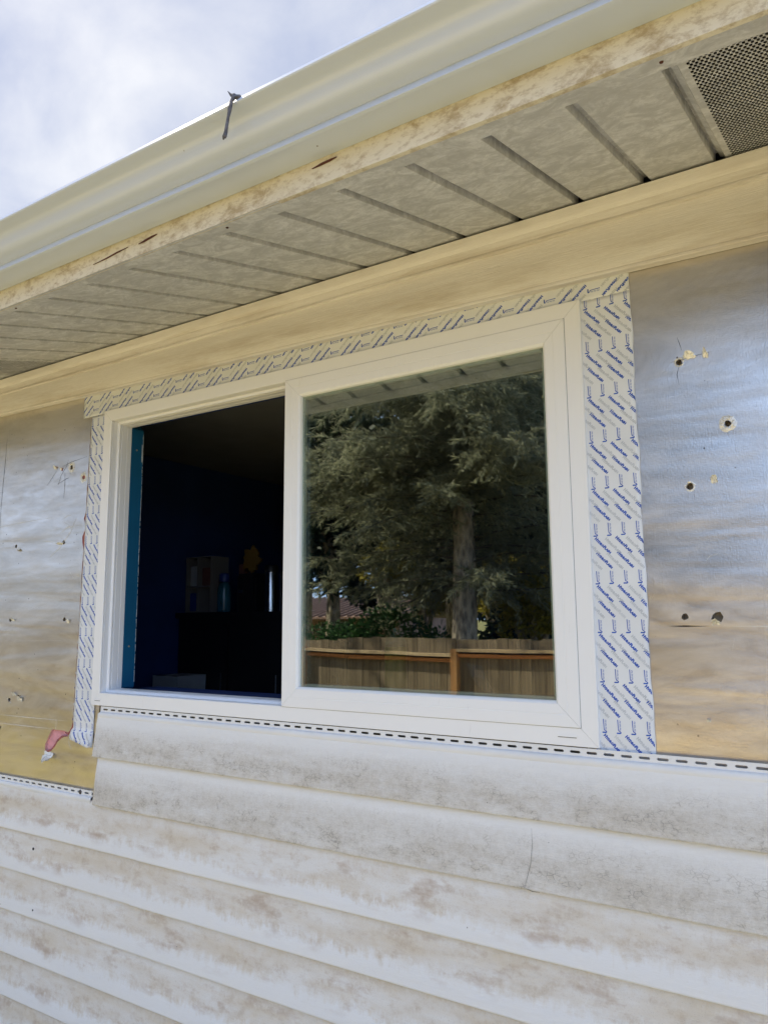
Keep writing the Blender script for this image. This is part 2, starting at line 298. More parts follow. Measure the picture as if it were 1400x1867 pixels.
# ------------------------------------------------------------------ helpers: meshes
class MB:
    def __init__(s): s.v = []; s.f = []; s.uv = None
    def quad(s, a, b, c, d):
        k = len(s.v); s.v += [a, b, c, d]; s.f.append((k, k + 1, k + 2, k + 3))
    def box(s, x0, y0, z0, x1, y1, z1):
        k = len(s.v)
        s.v += [(x, y, z) for x in (x0, x1) for y in (y0, y1) for z in (z0, z1)]
        for q in ((0, 1, 3, 2), (4, 6, 7, 5), (0, 4, 5, 1), (2, 3, 7, 6), (0, 2, 6, 4), (1, 5, 7, 3)): s.f.append(tuple(k + i for i in q))
        return s
    def ring(s, rings, close=True, caps=True):
        """rings: list of equal-length point lists"""
        k = len(s.v); n = len(rings[0])
        for r in rings: s.v += [tuple(p) for p in r]
        for i in range(len(rings) - 1):
            for j in range(n if close else n - 1):
                a = k + i * n + j; b = k + i * n + (j + 1) % n
                s.f.append((a, b, b + n, a + n))
        if caps and close:
            s.f.append(tuple(k + j for j in reversed(range(n)))); s.f.append(tuple(k + (len(rings) - 1) * n + j for j in range(n)))
        return s
    def tube(s, pts, rad, n=8):
        pts = [Vector(p) for p in pts]; rings = []
        for i, p in enumerate(pts):
            d = (pts[min(i + 1, len(pts) - 1)] - pts[max(i - 1, 0)]).normalized()
            a = d.orthogonal().normalized() if abs(d.z) < 0.9 else d.cross(Vector((1, 0, 0))).normalized()
            if i and rings:
                a = (pa - d * pa.dot(d)).normalized()
            pa = a; b = d.cross(a); r = rad[i] if hasattr(rad, '__len__') else rad
            rings.append([p + (a * math.cos(t) + b * math.sin(t)) * r for t in [2 * math.pi * k / n for k in range(n)]])
        return s.ring(rings)
    def lathe(s, prof, cx, cy, n=20):
        return s.ring([[(cx + r * math.cos(2 * math.pi * k / n), cy + r * math.sin(2 * math.pi * k / n), z) for k in range(n)] for r, z in prof])
    def prism(s, poly, y0, y1):
        """poly (x,z) outline, thickness y0..y1"""
        return s.ring([[(x, y0, z) for x, z in poly], [(x, y1, z) for x, z in poly]])
def obj(name, mb, mat, parent=None, smooth=False, bevel=0.0, autosmooth=None):
    me = bpy.data.meshes.new(name)
    if isinstance(mb, MB): me.from_pydata([tuple(p) for p in mb.v], [], mb.f); me.validate()
    else: me = mb; me.name = name
    bm = bmesh.new(); bm.from_mesh(me); bmesh.ops.recalc_face_normals(bm, faces=bm.faces)
    if bevel:
        bmesh.ops.remove_doubles(bm, verts=bm.verts, dist=1e-6)
        bmesh.ops.bevel(bm, geom=[e for e in bm.edges if e.is_manifold and e.calc_face_angle(0) > 0.5], offset=bevel, segments=2, affect='EDGES', clamp_overlap=True)
    bm.to_mesh(me); bm.free()
    if smooth: me.shade_smooth()
    if autosmooth: me.set_sharp_from_angle(angle=R(autosmooth))
    if getattr(mb, 'uv', None) is not None: pass
    o = bpy.data.objects.new(name, me); C.objects.link(o)
    if mat: me.materials.append(mat if not isinstance(mat, str) else MT[mat])
    if parent: o.parent = parent
    return o
def tag(o, label=None, cat=None, group=None, kind=None):
    if label: o['label'] = label
    if cat: o['category'] = cat
    if group: o['group'] = group
    if kind: o['kind'] = kind
    return o
def thing(name, label, cat, group=None, loc=(0, 0, 0)):
    o = bpy.data.objects.new(name, None); C.objects.link(o); o.location = loc; o.empty_display_size = 0.1
    return tag(o, label, cat, group)
def copy_tree(o, parent=None):
    c = o.copy(); C.objects.link(c); c.parent = parent
    for ch in [x for x in bpy.data.objects if x.parent == o]: copy_tree(ch, c)
    return c
def sub(name, mb, mat, parent, **k):
    """child whose mesh is in world coordinates while its parent chain sits at the origin or elsewhere"""
    o = obj(name, mb, mat, None, **k); o.parent = parent
    p = parent; loc = Vector((0, 0, 0))
    while p: loc += p.location; p = p.parent
    o.location = -loc
    return o

X0, X1 = -3.6, 4.2          # length of wall that is built in detail
GZ = -1.60                   # ground
WW, WH = 1.75, 1.0364        # window frame outer size

# ------------------------------------------------------------------ setting
mb = MB(); N = 40; ext = 900
gv = []; 
def gcoord(i): 
    t = (i / N - 0.5) * 2; return math.copysign(abs(t) ** 3 * ext, t)
for j in range(N + 1):
    for i in range(N + 1):
        x, y = gcoord(i), gcoord(j); mb.v.append((x, y, GZ + (0.05 * math.sin(x * 0.7) * math.cos(y * 0.5) if y < -1.5 else 0)))
for j in range(N):
    for i in range(N):
        a = j * (N + 1) + i; mb.f.append((a, a + 1, a + N + 2, a + N + 1))
tag(obj('ground', mb, 'lawn', smooth=True), kind='structure')
gb = MB(); gxs = [-2.8 + 11.8 * k / 44 for k in range(45)]; gys = [-6.6 + 6.6 * k / 22 for k in range(23)]
for j_, y_ in enumerate(gys):
    for i_, x_ in enumerate(gxs):
        e_ = 0.25 * mnoise.noise(Vector((x_ * 0.9, y_ * 0.9, 3)))
        gb.v.append((x_ + (e_ if i_ in (0, 44) else 0), y_ + (e_ if j_ == 0 else 0), GZ + 0.075 + 0.02 * mnoise.noise(Vector((x_ * 2.1, y_ * 2.1, 8)))))
for j_ in range(22):
    for i_ in range(44): a_ = j_ * 45 + i_; gb.f.append((a_, a_ + 1, a_ + 46, a_ + 45))
tag(obj('bounce_yard', gb, 'bounce_ground', smooth=True), kind='structure')  # unseen pale ground, added to bounce warm light up onto the wall
# roof over the house (sheds the shadow on the wall and yard)
mb = MB()
for (ya, za, yb, zb) in ((-0.67, 1.262, 4.2, 2.54), (4.2, 2.54, 9.1, 1.262)):
    mb.ring([[(x, ya, za), (x, yb, zb), (x, yb, zb - 0.05), (x, ya, za - 0.02)] for x in (-7.5, 7.5)])
tag(obj('roof', mb, 'shingle'), kind='structure')
mb = MB()
mb.box(-7, 0.035, GZ, 0.02, 0.14, 1.30).box(WW - 0.02, 0.035, GZ, 7, 0.14, 1.30).box(0.02, 0.035, GZ, WW - 0.02, 0.14, 0.02).box(0.02, 0.035, WH - 0.02, WW - 0.02, 0.14, 1.30)
mb.box(-7, 0.14, GZ, -6.86, 8.4, 1.30).box(6.86, 0.14, GZ, 7, 8.4, 1.30).box(-7, 8.26, GZ, 7, 8.4, 1.30)
tag(obj('house_wall', mb, 'core'), kind='structure')
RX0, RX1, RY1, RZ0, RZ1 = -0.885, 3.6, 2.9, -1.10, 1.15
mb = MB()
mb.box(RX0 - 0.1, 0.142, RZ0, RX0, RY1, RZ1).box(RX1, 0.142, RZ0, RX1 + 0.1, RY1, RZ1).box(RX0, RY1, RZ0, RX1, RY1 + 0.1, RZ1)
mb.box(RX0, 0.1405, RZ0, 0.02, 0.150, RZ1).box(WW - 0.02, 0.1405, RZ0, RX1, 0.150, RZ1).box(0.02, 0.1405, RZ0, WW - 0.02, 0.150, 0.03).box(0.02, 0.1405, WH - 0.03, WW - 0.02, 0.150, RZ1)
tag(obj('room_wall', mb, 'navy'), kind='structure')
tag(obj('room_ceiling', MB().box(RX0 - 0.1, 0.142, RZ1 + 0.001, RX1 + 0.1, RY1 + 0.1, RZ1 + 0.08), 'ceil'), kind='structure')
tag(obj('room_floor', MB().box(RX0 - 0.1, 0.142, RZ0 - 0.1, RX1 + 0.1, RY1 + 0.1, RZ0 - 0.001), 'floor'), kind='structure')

# ------------------------------------------------------------------ siding
def strip_uv(name, prof, xs, mat, parent, u0=0.0, zoff=None, wav=0.0012, ragged=None, seed=0):
    """sweep a (y,z) profile along x with UVs: u = metres + u0, v = arc fraction bottom->top"""
    me = bpy.data.meshes.new(name)
    L = [0]
    for a, b in zip(prof, prof[1:]): L.append(L[-1] + math.hypot(b[0] - a[0], b[1] - a[1]))
    V = []; U = []
    for i, x in enumerate(xs):
        for j, (y, z) in enumerate(prof):
            w = wav * (mnoise.noise(Vector((x * 1.7, z * 3, seed))) + 0.5 * mnoise.noise(Vector((x * 6.0, z * 9, seed + 5))))
            dz = wav * 1.1 * mnoise.noise(Vector((x * 1.1, seed * 3.3, 0.5))) + (zoff(x) if zoff else 0)
            xx = x
            if ragged and i == 0: xx += ragged(z)
            V.append((xx, y + w, z + dz)); U.append((xx + u0, L[j] / L[-1]))
    n = len(prof); F = []
    for i in range(len(xs) - 1):
        for j in range(n - 1): F.append((i * n + j, (i + 1) * n + j, (i + 1) * n + j + 1, i * n + j + 1))
    me.from_pydata(V, [], F)
    uv = me.uv_layers.new(name='uv')
    for lp in me.loops: uv.data[lp.index].uv = U[lp.vertex_index]
    me.shade_smooth(); me.set_sharp_from_angle(angle=R(40))
    o = bpy.data.objects.new(name, me); C.objects.link(o); me.materials.append(MT[mat]); o.parent = parent
    return o
def xr(a, b, step=0.045):
    n = max(2, int((b - a) / step)); return [a + (b - a) * i / n for i in range(n + 1)]
def lap_prof(z0, z1):
    h = z1 - z0
    return [(0.004, z0 + 0.0035), (-0.0155, z0 + 0.0008), (-0.0185, z0 + 0.0002), (-0.0205, z0 + 0.0022), (-0.0208, z0 + 0.005), (-0.0178, z0 + h * 0.22), (-0.0147, z0 + h * 0.42), (-0.0115, z0 + h * 0.62), (-0.0083, z0 + h * 0.82), (-0.0055, z0 + h), (-0.0040, z1 + 0.012)]
def hem_strip(name, xa, xb, zt, parent, skip=()):
    """nailing hem with real slots, then the rolled lock under it"""
    mb = MB(); pitch, sl, sh = 0.0376, 0.0235, 0.0056
    zb = zt - 0.0185; zc = zt - 0.0095; y = 0.0015
    x = xa
    def strip(xa_, xb_, za_, zb_): mb.quad((xa_, y, za_), (xb_, y, za_), (xb_, y, zb_), (xa_, y, zb_))
    strip(xa, xb, zb, zc - sh / 2); strip(xa, xb, zc + sh / 2, zt)
    while x < xb:
        w = min(pitch - sl, xb - x)
        ns = 5                                  # rounded slot ends
        xa_, xe = x, x + w
        left = [(xe + 0.0022 * (1 - math.cos(math.pi * (k / ns) )) * 0 + (0.0024 * (abs(2 * k / ns - 1)) ** 2), zc - sh / 2 + sh * k / ns) for k in range(ns + 1)]
        right = [(xa_ - (0.0024 * (abs(2 * k / ns - 1)) ** 2 if x > xa else 0), zc - sh / 2 + sh * k / ns) for k in range(ns + 1)]
        for k in range(ns): mb.quad((right[k][0], y, right[k][1]), (left[k][0], y, left[k][1]), (left[k + 1][0], y, left[k + 1][1]), (right[k + 1][0], y, right[k + 1][1]))
        x += pitch
    o = obj(name, mb, 'hem', parent)
    md = o.modifiers.new('thickness', 'SOLIDIFY'); md.thickness = 0.0014; md.offset = 0
    lock = [(0.0022, zb + 0.0002), (-0.0035, zb - 0.001), (-0.0062, zb - 0.004), (-0.0072, zb - 0.009), (-0.0070, zb - 0.014), (-0.0050, zb - 0.0185), (0.001, zb - 0.0195)]
    lk = strip_uv('lock_edge', lock[::-1], xr(xa, xb), 'hem', o, seed=3, wav=0.0006)
    return o

siding = thing('vinyl_siding', 'stained off-white vinyl lap siding covering the wall below the window', 'siding')
def rag(seed, amp): return lambda z: amp * mnoise.noise(Vector((z * 60, seed, 0))) + amp * 0.5 * mnoise.noise(Vector((z * 190, seed, 3)))
# upper cut panel under the window: two laps
c1 = strip_uv('siding_board', lap_prof(-0.166, -0.038), [0.046] + xr(0.07, X1), 'grey', siding, 0.0, ragged=rag(1, 0.003), seed=11)
tag(c1, 'grey-filmed top lap right under the window')
hem_strip('nail_hem', 0.052, X1, -0.002, c1)
c2 = strip_uv('siding_board', lap_prof(-0.317, -0.160), [0.058] + xr(0.08, X1), 'grey', siding, 9.3, ragged=rag(2, 0.0045), seed=12)
# full-length laps below
zs_ = [-0.317, -0.456, -0.592, -0.728, -0.867, -1.006, -1.145, -1.284, -1.423, -1.562]
seams = {1: 0.285, 2: 0.262, 3: 2.75, 4: -1.55, 5: 2.95, 6: -0.95, 7: 1.9}
for k in range(1, len(zs_)):
    z0, z1 = zs_[k], (-0.321 if k == 1 else zs_[k - 1] + 0.006)
    sx = seams.get(k)
    pr = lap_prof(z0, z1)
    def fwd(p, d): return [(y - d, z - d * 0.6) for y, z in p]
    if sx is None:
        b = strip_uv('siding_board', pr, xr(X0, X1), 'brown', siding, 17.1 * k, seed=20 + k)
    else:
        b = strip_uv('siding_board', pr, xr(X0, sx + 0.03), 'brown', siding, 17.1 * k, seed=20 + k)
        b2 = strip_uv('siding_board', fwd(pr, 0.0016), xr(sx, X1), 'brown', siding, 17.1 * k + 8.2, seed=20 + k)
    if k == 1:
        hem_strip('nail_hem', X0, 0.03, -0.281, b)
        for nx in (-0.035, -0.525):
            n_ = MB().lathe([(0.0001, 0), (0.0075, 0.0002), (0.0062, 0.002), (0.0001, 0.0026)], 0, 0, 12)
            n_.v = [(nx + p[0], 0.0004 - p[2], -0.2905 + p[1]) for p in n_.v]
            obj('nail_head', n_, 'line', b, smooth=True)
def ribbon(pts, w, y, wend=None):
    """thin strip along a polyline in (x,z), tapered at both ends"""
    mb = MB(); P = [Vector((a, b)) for a, b in pts]; L = []
    for i, p in enumerate(P):
        d = (P[min(i + 1, len(P) - 1)] - P[max(i - 1, 0)]).normalized(); nrm = Vector((-d.y, d.x))
        k = 0.25 if i in (0, len(P) - 1) else 1.0
        ww = w * k * (0.8 + 0.4 * random.random()) / 2
        a, b = p + nrm * ww, p - nrm * ww
        yy = y(p.x, p.y) if callable(y) else y
        L.append([(a.x, yy, a.y), (p.x, yy - w * 0.25, p.y), (b.x, yy, b.y)])
    mb.ring(L, close=False); return mb
def face_y(z, z0, z1):
    f = (z - z0) / (z1 - z0); return -0.0212 + 0.0158 * f
# cracks and hairline scratches in the vinyl
def crack_on(parent, pts, z0, z1, w=0.0012, mat='line'):
    o = obj('crack', ribbon(pts, w, lambda x, z: face_y(z, z0, z1) - 0.0014), mat, parent); return o
bds = [o for o in bpy.data.objects if o.parent == siding]
crack_on(c2, [(1.590, -0.186), (1.592, -0.22), (1.588, -0.262), (1.578, -0.298), (1.573, -0.316)], -0.317, -0.160, 0.0007)
crack_on(c2, [(1.573, -0.312), (1.592, -0.316), (1.61, -0.3155)], -0.317, -0.160, 0.0016)
crack_on(c2, [(0.62, -0.245), (0.624, -0.262)], -0.317, -0.160, 0.0018)
bl = [o for o in bds if o not in (c1, c2)]
crack_on(bl[1], [(1.238, -0.345), (1.236, -0.37), (1.229, -0.402)], -0.456, -0.335)
crack_on(bl[1], [(1.235, -0.338), (1.262, -0.346), (1.278, -0.342)], -0.456, -0.335, 0.0016)
crack_on(bl[2], [(1.43, -0.505), (1.445, -0.509), (1.46, -0.503)], -0.592, -0.456, 0.0022)
def hole_on(parent, x, z, r, y):
    m_ = MB().lathe([(r, 0), (r * 0.8, 0.0016), (0.0001, 0.0018)], 0, 0, 12); m_.v = [(x + p[0], y - 0.002 + p[2], z + p[1]) for p in m_.v]
    return obj('nail_hole', m_, 'void', parent)
hole_on(bl[2], -0.262, -0.505, 0.0050, face_y(-0.505, -0.592, -0.456))
hole_on(bl[4] if len(bl) > 4 else bl[2], -0.236, -0.70, 0.003, face_y(-0.70, -0.728, -0.592))

# ------------------------------------------------------------------ frieze lap under the eave, J-channel
frieze = thing('frieze_siding', 'tan embossed vinyl strip running along the wall top below the eave', 'trim')
zf = lambda x: 0.024 - 0.017 * x
fp = [(0.0112, 1.0850), (-0.014, 1.0822), (-0.0185, 1.0815), (-0.0215, 1.0835), (-0.0218, 1.0885), (-0.0190, 1.0905), (-0.0205, 1.094), (-0.0222, 1.110), (-0.0218, 1.130), (-0.0200, 1.152), (-0.0170, 1.172), (-0.0145, 1.186), (-0.013, 1.215)]
strip_uv('siding_board', fp, xr(X0, X1), 'trim', frieze, 3.0, zoff=zf, seed=41)
jp = [(0.0, 1.1995), (-0.0185, 1.1990), (-0.0222, 1.2005), (-0.0230, 1.2035), (-0.0222, 1.2065), (-0.0205, 1.2085), (-0.0212, 1.219), (-0.0225, 1.2225), (-0.0225, 1.2285), (-0.0290, 1.2330), (-0.0315, 1.2380), (-0.0318, 1.2600), (-0.0200, 1.2630), (0.0, 1.2635)]
jc = strip_uv('channel', jp, xr(X0, X1), 'trim', frieze, 30.0, seed=42, wav=0.0008)
def ztrim(x): return 0.012 - 0.003 * x

# ------------------------------------------------------------------ foil-faced insulation boards (holes are cut through)
def cut_board(name, x0, z0, x1, z1, holes, polys, parent):
    mb = MB().box(x0, 0.0125, z0, x1, 0.0335, z1)
    o = obj(name, mb, 'foil', None)
    cut = MB()
    for hx, hz, r in holes:
        n = 14; cut.ring([[(hx + r * (1 + 0.12 * math.sin(3 * t + hx * 50)) * math.cos(t), y, hz + r * (1 + 0.1 * math.cos(2 * t + hz * 40)) * math.sin(t)) for t in [2 * math.pi * k / n for k in range(n)]] for y in (0.0, 0.05)])
    for pl in polys: cut.prism(pl, 0.0, 0.05)
    co = obj('cutter', cut, None)
    md = o.modifiers.new('b', 'BOOLEAN'); md.object = co; md.operation = 'DIFFERENCE'; md.solver = 'EXACT'
    dg = bpy.context.evaluated_depsgraph_get()
    me = bpy.data.meshes.new_from_object(o.evaluated_get(dg))
    bpy.data.objects.remove(co); bpy.data.objects.remove(o)
    me.name = name
    o = bpy.data.objects.new(name, me); C.objects.link(o); o.parent = parent
    if not me.materials: me.materials.append(MT['foil'])
    return o
def jig(cx, cz, rx, rz, n=9, amp=0.25):
    return [(cx + rx * (1 + random.uniform(-amp, amp)) * math.cos(2 * math.pi * k / n), cz + rz * (1 + random.uniform(-amp, amp)) * math.sin(2 * math.pi * k / n)) for k in range(n)]
def torn_flap(parent, x, z, w, h, seed, curl=0.010):
    """crumpled flap of facing lifted away from the board"""
    random.seed(seed); n, m = 7, 5; mb = MB(); rings = []
    if seed not in (21, 22): w *= 0.75; h *= 0.7
    for i in range(n):
        s = i / (n - 1); row = []
        for j in range(m):
            t = j / (m - 1)
            row.append((x + w * (s - 0.5) + random.uniform(-1, 1) * w * 0.12, 0.0118 - curl * t ** 1.5 * (0.5 + 0.8 * math.sin(math.pi * s)) - random.random() * 0.0012, z + h * t * (0.6 + 0.5 * math.sin(math.pi * s * 0.9 + 0.3)) + random.uniform(-1, 1) * h * 0.16))
        rings.append(row)
    mb.ring(rings, close=False)
    return obj('torn_flap', mb, 'crease', parent)
def crater(parent, x, z, r0, r1, seed):
    """pushed-in rim of crinkled foil round a nail hole"""
    random.seed(seed); n = 22; rings = []
    for q, rr in enumerate((r0, r0 * 1.25, (r0 + r1) / 2, r1 * 0.9, r1 * 1.15)):
        ring = []
        for k in range(n):
            t = 2 * math.pi * k / n; j = 1 + random.uniform(-0.10, 0.10)
            y = (0.0122, 0.0110, 0.0112, 0.0118, 0.0127)[q] + random.uniform(-0.0007, 0.0007) * (0 if q == 4 else 1)
            ring.append((x + rr * j * math.cos(t), min(y, 0.0127), z + rr * j * math.sin(t)))
        rings.append(ring)
    mb = MB().ring(rings, caps=False)
    return obj('torn_rim', mb, 'crease', parent)
def creases(parent, lines, mat, w=0.0015, name='crease'):
    for pts in lines: obj(name, ribbon(pts, w, 0.0121), mat, parent)

rb = thing('insulation_board', 'silver foil insulation board with nail holes, right of the window', 'insulation board', 'foil-faced insulation boards')
cut_board('facing', WW - 0.03, -0.06, X1, 1.16, [(1.963, 0.842, 0.0066), (2.052, 0.690, 0.0066), (1.969, 0.563, 0.0072), (1.942, 0.285, 0.0070)], [[(1.906, 0.2652), (1.94, 0.2668), (1.987, 0.2648), (1.94, 0.2636)], jig(2.006, 0.284, 0.012, 0.012, 7)], rb)
crater(rb, 2.052, 0.690, 0.0072, 0.016, 3); crater(rb, 1.969, 0.563, 0.0076, 0.010, 4); crater(rb, 1.963, 0.842, 0.0070, 0.010, 6)
torn_flap(rb, 1.985, 0.846, 0.030, 0.020, 1); torn_flap(rb, 2.018, 0.842, 0.014, 0.022, 2, 0.012); torn_flap(rb, 2.018, 0.566, 0.018, 0.022, 5); torn_flap(rb, 2.003, 0.268, 0.022, 0.016, 8, 0.014); torn_flap(rb, 1.976, 0.070, 0.011, 0.009, 9, 0.004)
creases(rb, [[(1.963, 0.835), (1.957, 0.815), (1.96, 0.79)], [(1.97, 0.868), (1.966, 0.885), (1.962, 0.90)], [(1.945, 0.845), (1.99, 0.850), (2.03, 0.853)], [(1.977, 0.556), (1.976, 0.525)], [(2.05, 0.672), (2.051, 0.664)]], 'line', 0.0011)
creases(rb, [[(1.97, 0.2655), (2.10, 0.2645), (2.3, 0.262)], [(1.86, 0.745), (1.885, 0.72)], [(1.99, 0.40), (2.0, 0.412), (2.02, 0.416)], [(1.868, 0.31), (1.882, 0.335)], [(2.0, 0.072), (2.03, 0.069)], [(1.95, 0.285), (1.965, 0.286)], [(2.03, 0.215), (2.035, 0.24)]], 'crease', 0.0010)

lb = thing('insulation_board', 'scratched silver foil insulation board with torn pink corner, left of the window', 'insulation board', 'foil-faced insulation boards')
_te = lambda z: -0.106 + 0.0225 * (z + 0.123) / 1.153
_zz = [1.03 - 0.0221 * k for k in range(51)]
random.seed(77)
cutgap = [(_te(z) + 0.003, z) for z in _zz] + [(_te(z) - 0.0065 + random.uniform(-0.0022, 0.0022) - (0.010 if k in (17, 20, 21) else 0.0), z) for k, z in reversed(list(enumerate(_zz)))]
pinkpoly = [(-0.228, -0.0985), (-0.160, -0.0985), (-0.128, -0.104), (-0.135, -0.117), (-0.172, -0.122), (-0.198, -0.137), (-0.212, -0.158), (-0.232, -0.176), (-0.262, -0.178), (-0.264, -0.155), (-0.25, -0.13)]
cut_board('facing', X0, -0.33, 0.03, 1.17, [(-0.194, 0.854, 0.008), (-0.119, 0.808, 0.008), (-0.520, 0.576, 0.007), (-0.218, 0.574, 0.0075), (-0.527, 0.291, 0.008), (-0.190, 0.291, 0.008), (-0.503, -0.010, 0.008), (-0.444, 0.004, 0.008), (-0.552, -0.114, 0.006)], [pinkpoly, cutgap], lb)
sub('exposed_foam', MB().prism([(x * 1.0, z) for x, z in [(-0.29, -0.20), (-0.10, -0.20), (-0.10, -0.08), (-0.29, -0.08)]], 0.0215, 0.033), 'foam', lb)
sub('foam_edge', MB().box(-0.130, 0.0150, -0.092, -0.070, 0.033, 1.035), 'foamdark', lb)
# torn brown fibres along the rip and the curled silver flap below it
obj('torn_edge', ribbon([(-0.262, -0.178), (-0.245, -0.176), (-0.228, -0.172), (-0.208, -0.155), (-0.193, -0.136), (-0.170, -0.122), (-0.140, -0.115)], 0.010, 0.0135), 'foamdark', lb)
obj('torn_edge', ribbon([(-0.150, -0.104), (-0.135, -0.108), (-0.122, -0.100), (-0.112, -0.085), (-0.106, -0.06)], 0.012, 0.0125), 'foamdark', lb)
torn_flap(lb, -0.236, -0.178, 0.052, -0.026, 21, 0.022); torn_flap(lb, -0.222, -0.180, 0.026, -0.024, 22, 0.028)
for (x, z, s) in ((-0.194, 0.854, 31), (-0.119, 0.808, 32)): crater(lb, x, z, 0.0085, 0.019, s)
for (x, z, w, h, s) in ((-0.500, 0.566, 0.03, -0.014, 33), (-0.235, 0.566, 0.05, 0.010, 34), (-0.507, 0.286, 0.03, 0.014, 35), (-0.165, 0.277, 0.022, 0.024, 36), (-0.47, 0.008, 0.04, 0.018, 37), (-0.43, -0.010, 0.04, 0.022, 38), (-0.29, 0.856, 0.02, 0.018, 39), (-0.255, 0.85, 0.012, 0.015, 40)):
    torn_flap(lb, x, z, w, h, s, 0.007)
creases(lb, [[(-0.29, 0.868), (-0.285, 0.862)], [(-0.252, 0.858), (-0.250, 0.846)]], 'foamdark', 0.010, 'exposed_foam')
creases(lb, [[(-0.629, 1.022), (-0.632, 0.93), (-0.638, 0.83), (-0.642, 0.72), (-0.640, 0.62), (-0.636, 0.5)], [(-0.25, 0.862), (-0.2, 0.874), (-0.104, 0.884)], [(-0.34, 0.80), (-0.31, 0.826), (-0.285, 0.85)], [(-0.27, 0.795), (-0.255, 0.83), (-0.225, 0.86), (-0.215, 0.885)], [(-0.275, 0.798), (-0.22, 0.814), (-0.205, 0.815)], [(-0.232, 0.84), (-0.230, 0.79), (-0.232, 0.74)], [(-0.66, 0.802), (-0.625, 0.803)]], 'line', 0.0016)
creases(lb, [[(-0.64, 0.66), (-0.5, 0.668), (-0.3, 0.672)], [(-0.30, 0.52), (-0.24, 0.555), (-0.18, 0.61), (-0.15, 0.66)], [(-0.36, 0.585), (-0.30, 0.582), (-0.26, 0.57)], [(-0.23, 0.66), (-0.205, 0.672), (-0.18, 0.672)], [(-0.24, 0.61), (-0.2, 0.628), (-0.12, 0.632)], [(-0.225, 0.65), (-0.19, 0.63), (-0.19, 0.62)], [(-0.17, 0.46), (-0.15, 0.44), (-0.12, 0.445), (-0.11, 0.46)], [(-0.58, -0.068), (-0.4, -0.067), (-0.125, -0.064)], [(-0.60, -0.099), (-0.4, -0.0985), (-0.23, -0.0975)], [(-0.205, -0.066), (-0.206, -0.097)], [(-0.128, -0.125), (-0.126, -0.142), (-0.11, -0.16)], [(-0.36, 0.70), (-0.3, 0.705)], [(-0.55, 0.33), (-0.35, 0.335)], [(-0.5, 0.21), (-0.2, 0.215)], [(-0.53, 0.0), (-0.49, -0.02), (-0.51, -0.035)], [(-0.62, 0.93), (-0.618, 1.06)], [(-0.61, 0.98), (-0.611, 1.06)]], 'crease', 0.0018)
obj('seam_tape', MB().box(X0, 0.01215, -0.0985, -0.125, 0.0126, -0.0665), 'foil', lb)

# ------------------------------------------------------------------ flashing tape with printed lettering
def word_mesh(body, size, bold=0.0):
    cu = bpy.data.curves.new('word', 'FONT'); cu.body = body; cu.size = size; cu.resolution_u = 1; cu.fill_mode = 'FRONT'; cu.align_x = 'CENTER'; cu.align_y = 'CENTER'
    cu.small_caps_scale = 0.78; cu.offset = bold
    for bf in cu.body_format: bf.use_small_caps = True
    o = bpy.data.objects.new('word', cu); C.objects.link(o)
    dg = bpy.context.evaluated_depsgraph_get(); me = bpy.data.meshes.new_from_object(o.evaluated_get(dg))
    v = [(p.co.x, p.co.y) for p in me.vertices]; f = [tuple(p.vertices) for p in me.polygons]
    bpy.data.objects.remove(o); bpy.data.meshes.remove(me)
    return v, f
WORD = word_mesh('HydroFlash', 0.0094, 0.00058)
def logo():
    v = []; f = []
    def poly(p): k = len(v); v.extend(p); f.append(tuple(range(k, k + len(p))))
    poly([(-0.0065, -0.0150), (0.0010, -0.0150), (0.0016, -0.0122), (-0.0062, -0.0122)])          # foot
    poly([(0.0010, -0.0150), (0.0034, -0.0140), (0.0040, -0.0118), (0.0016, -0.0122)])            # hook
    poly([(0.0040, -0.0118), (0.0026, -0.0098), (0.0014, -0.0108), (0.0016, -0.0122)])
    poly([(0.0026, -0.0098), (-0.0006, -0.0080), (-0.0010, -0.0098), (0.0014, -0.0108)])
    poly([(-0.0006, -0.0080), (-0.0018, -0.0050), (-0.0032, -0.0050), (-0.0024, -0.0090), (-0.0010, -0.0098)])
    poly([(-0.0018, -0.0050), (-0.0022, 0.0150), (-0.0040, 0.0150), (-0.0032, -0.0050)])          # long stroke
    for g in (-0.0068, 0.0006, 0.0080):                                                            # three tiny words beside it
        for k in range(3):
            z = g + k * 0.0021
            poly([(0.0002, z), (0.0034, z), (0.0034, z + 0.0007), (0.0002, z + 0.0007)])
            poly([(0.0002 if k != 1 else 0.0028, z + 0.0007), (0.0009 if k != 1 else 0.0034, z + 0.0007), (0.0009 if k != 1 else 0.0034, z + 0.0014), (0.0002 if k != 1 else 0.0028, z + 0.0014)])
    return v, f
LOGO = logo()
def tape_y(x, z):
    y = 0.0098 + 0.0009 * mnoise.noise(Vector((x * 9, z * 9, 2))) + 0.0006 * mnoise.noise(Vector((x * 26, z * 26, 7)))
    if x < 0 and z < -0.07: y -= 0.013 * min(1.2, (-0.07 - z) / 0.06) ** 2 + 0.002 * math.sin((z + 0.07) * 130)
    return y
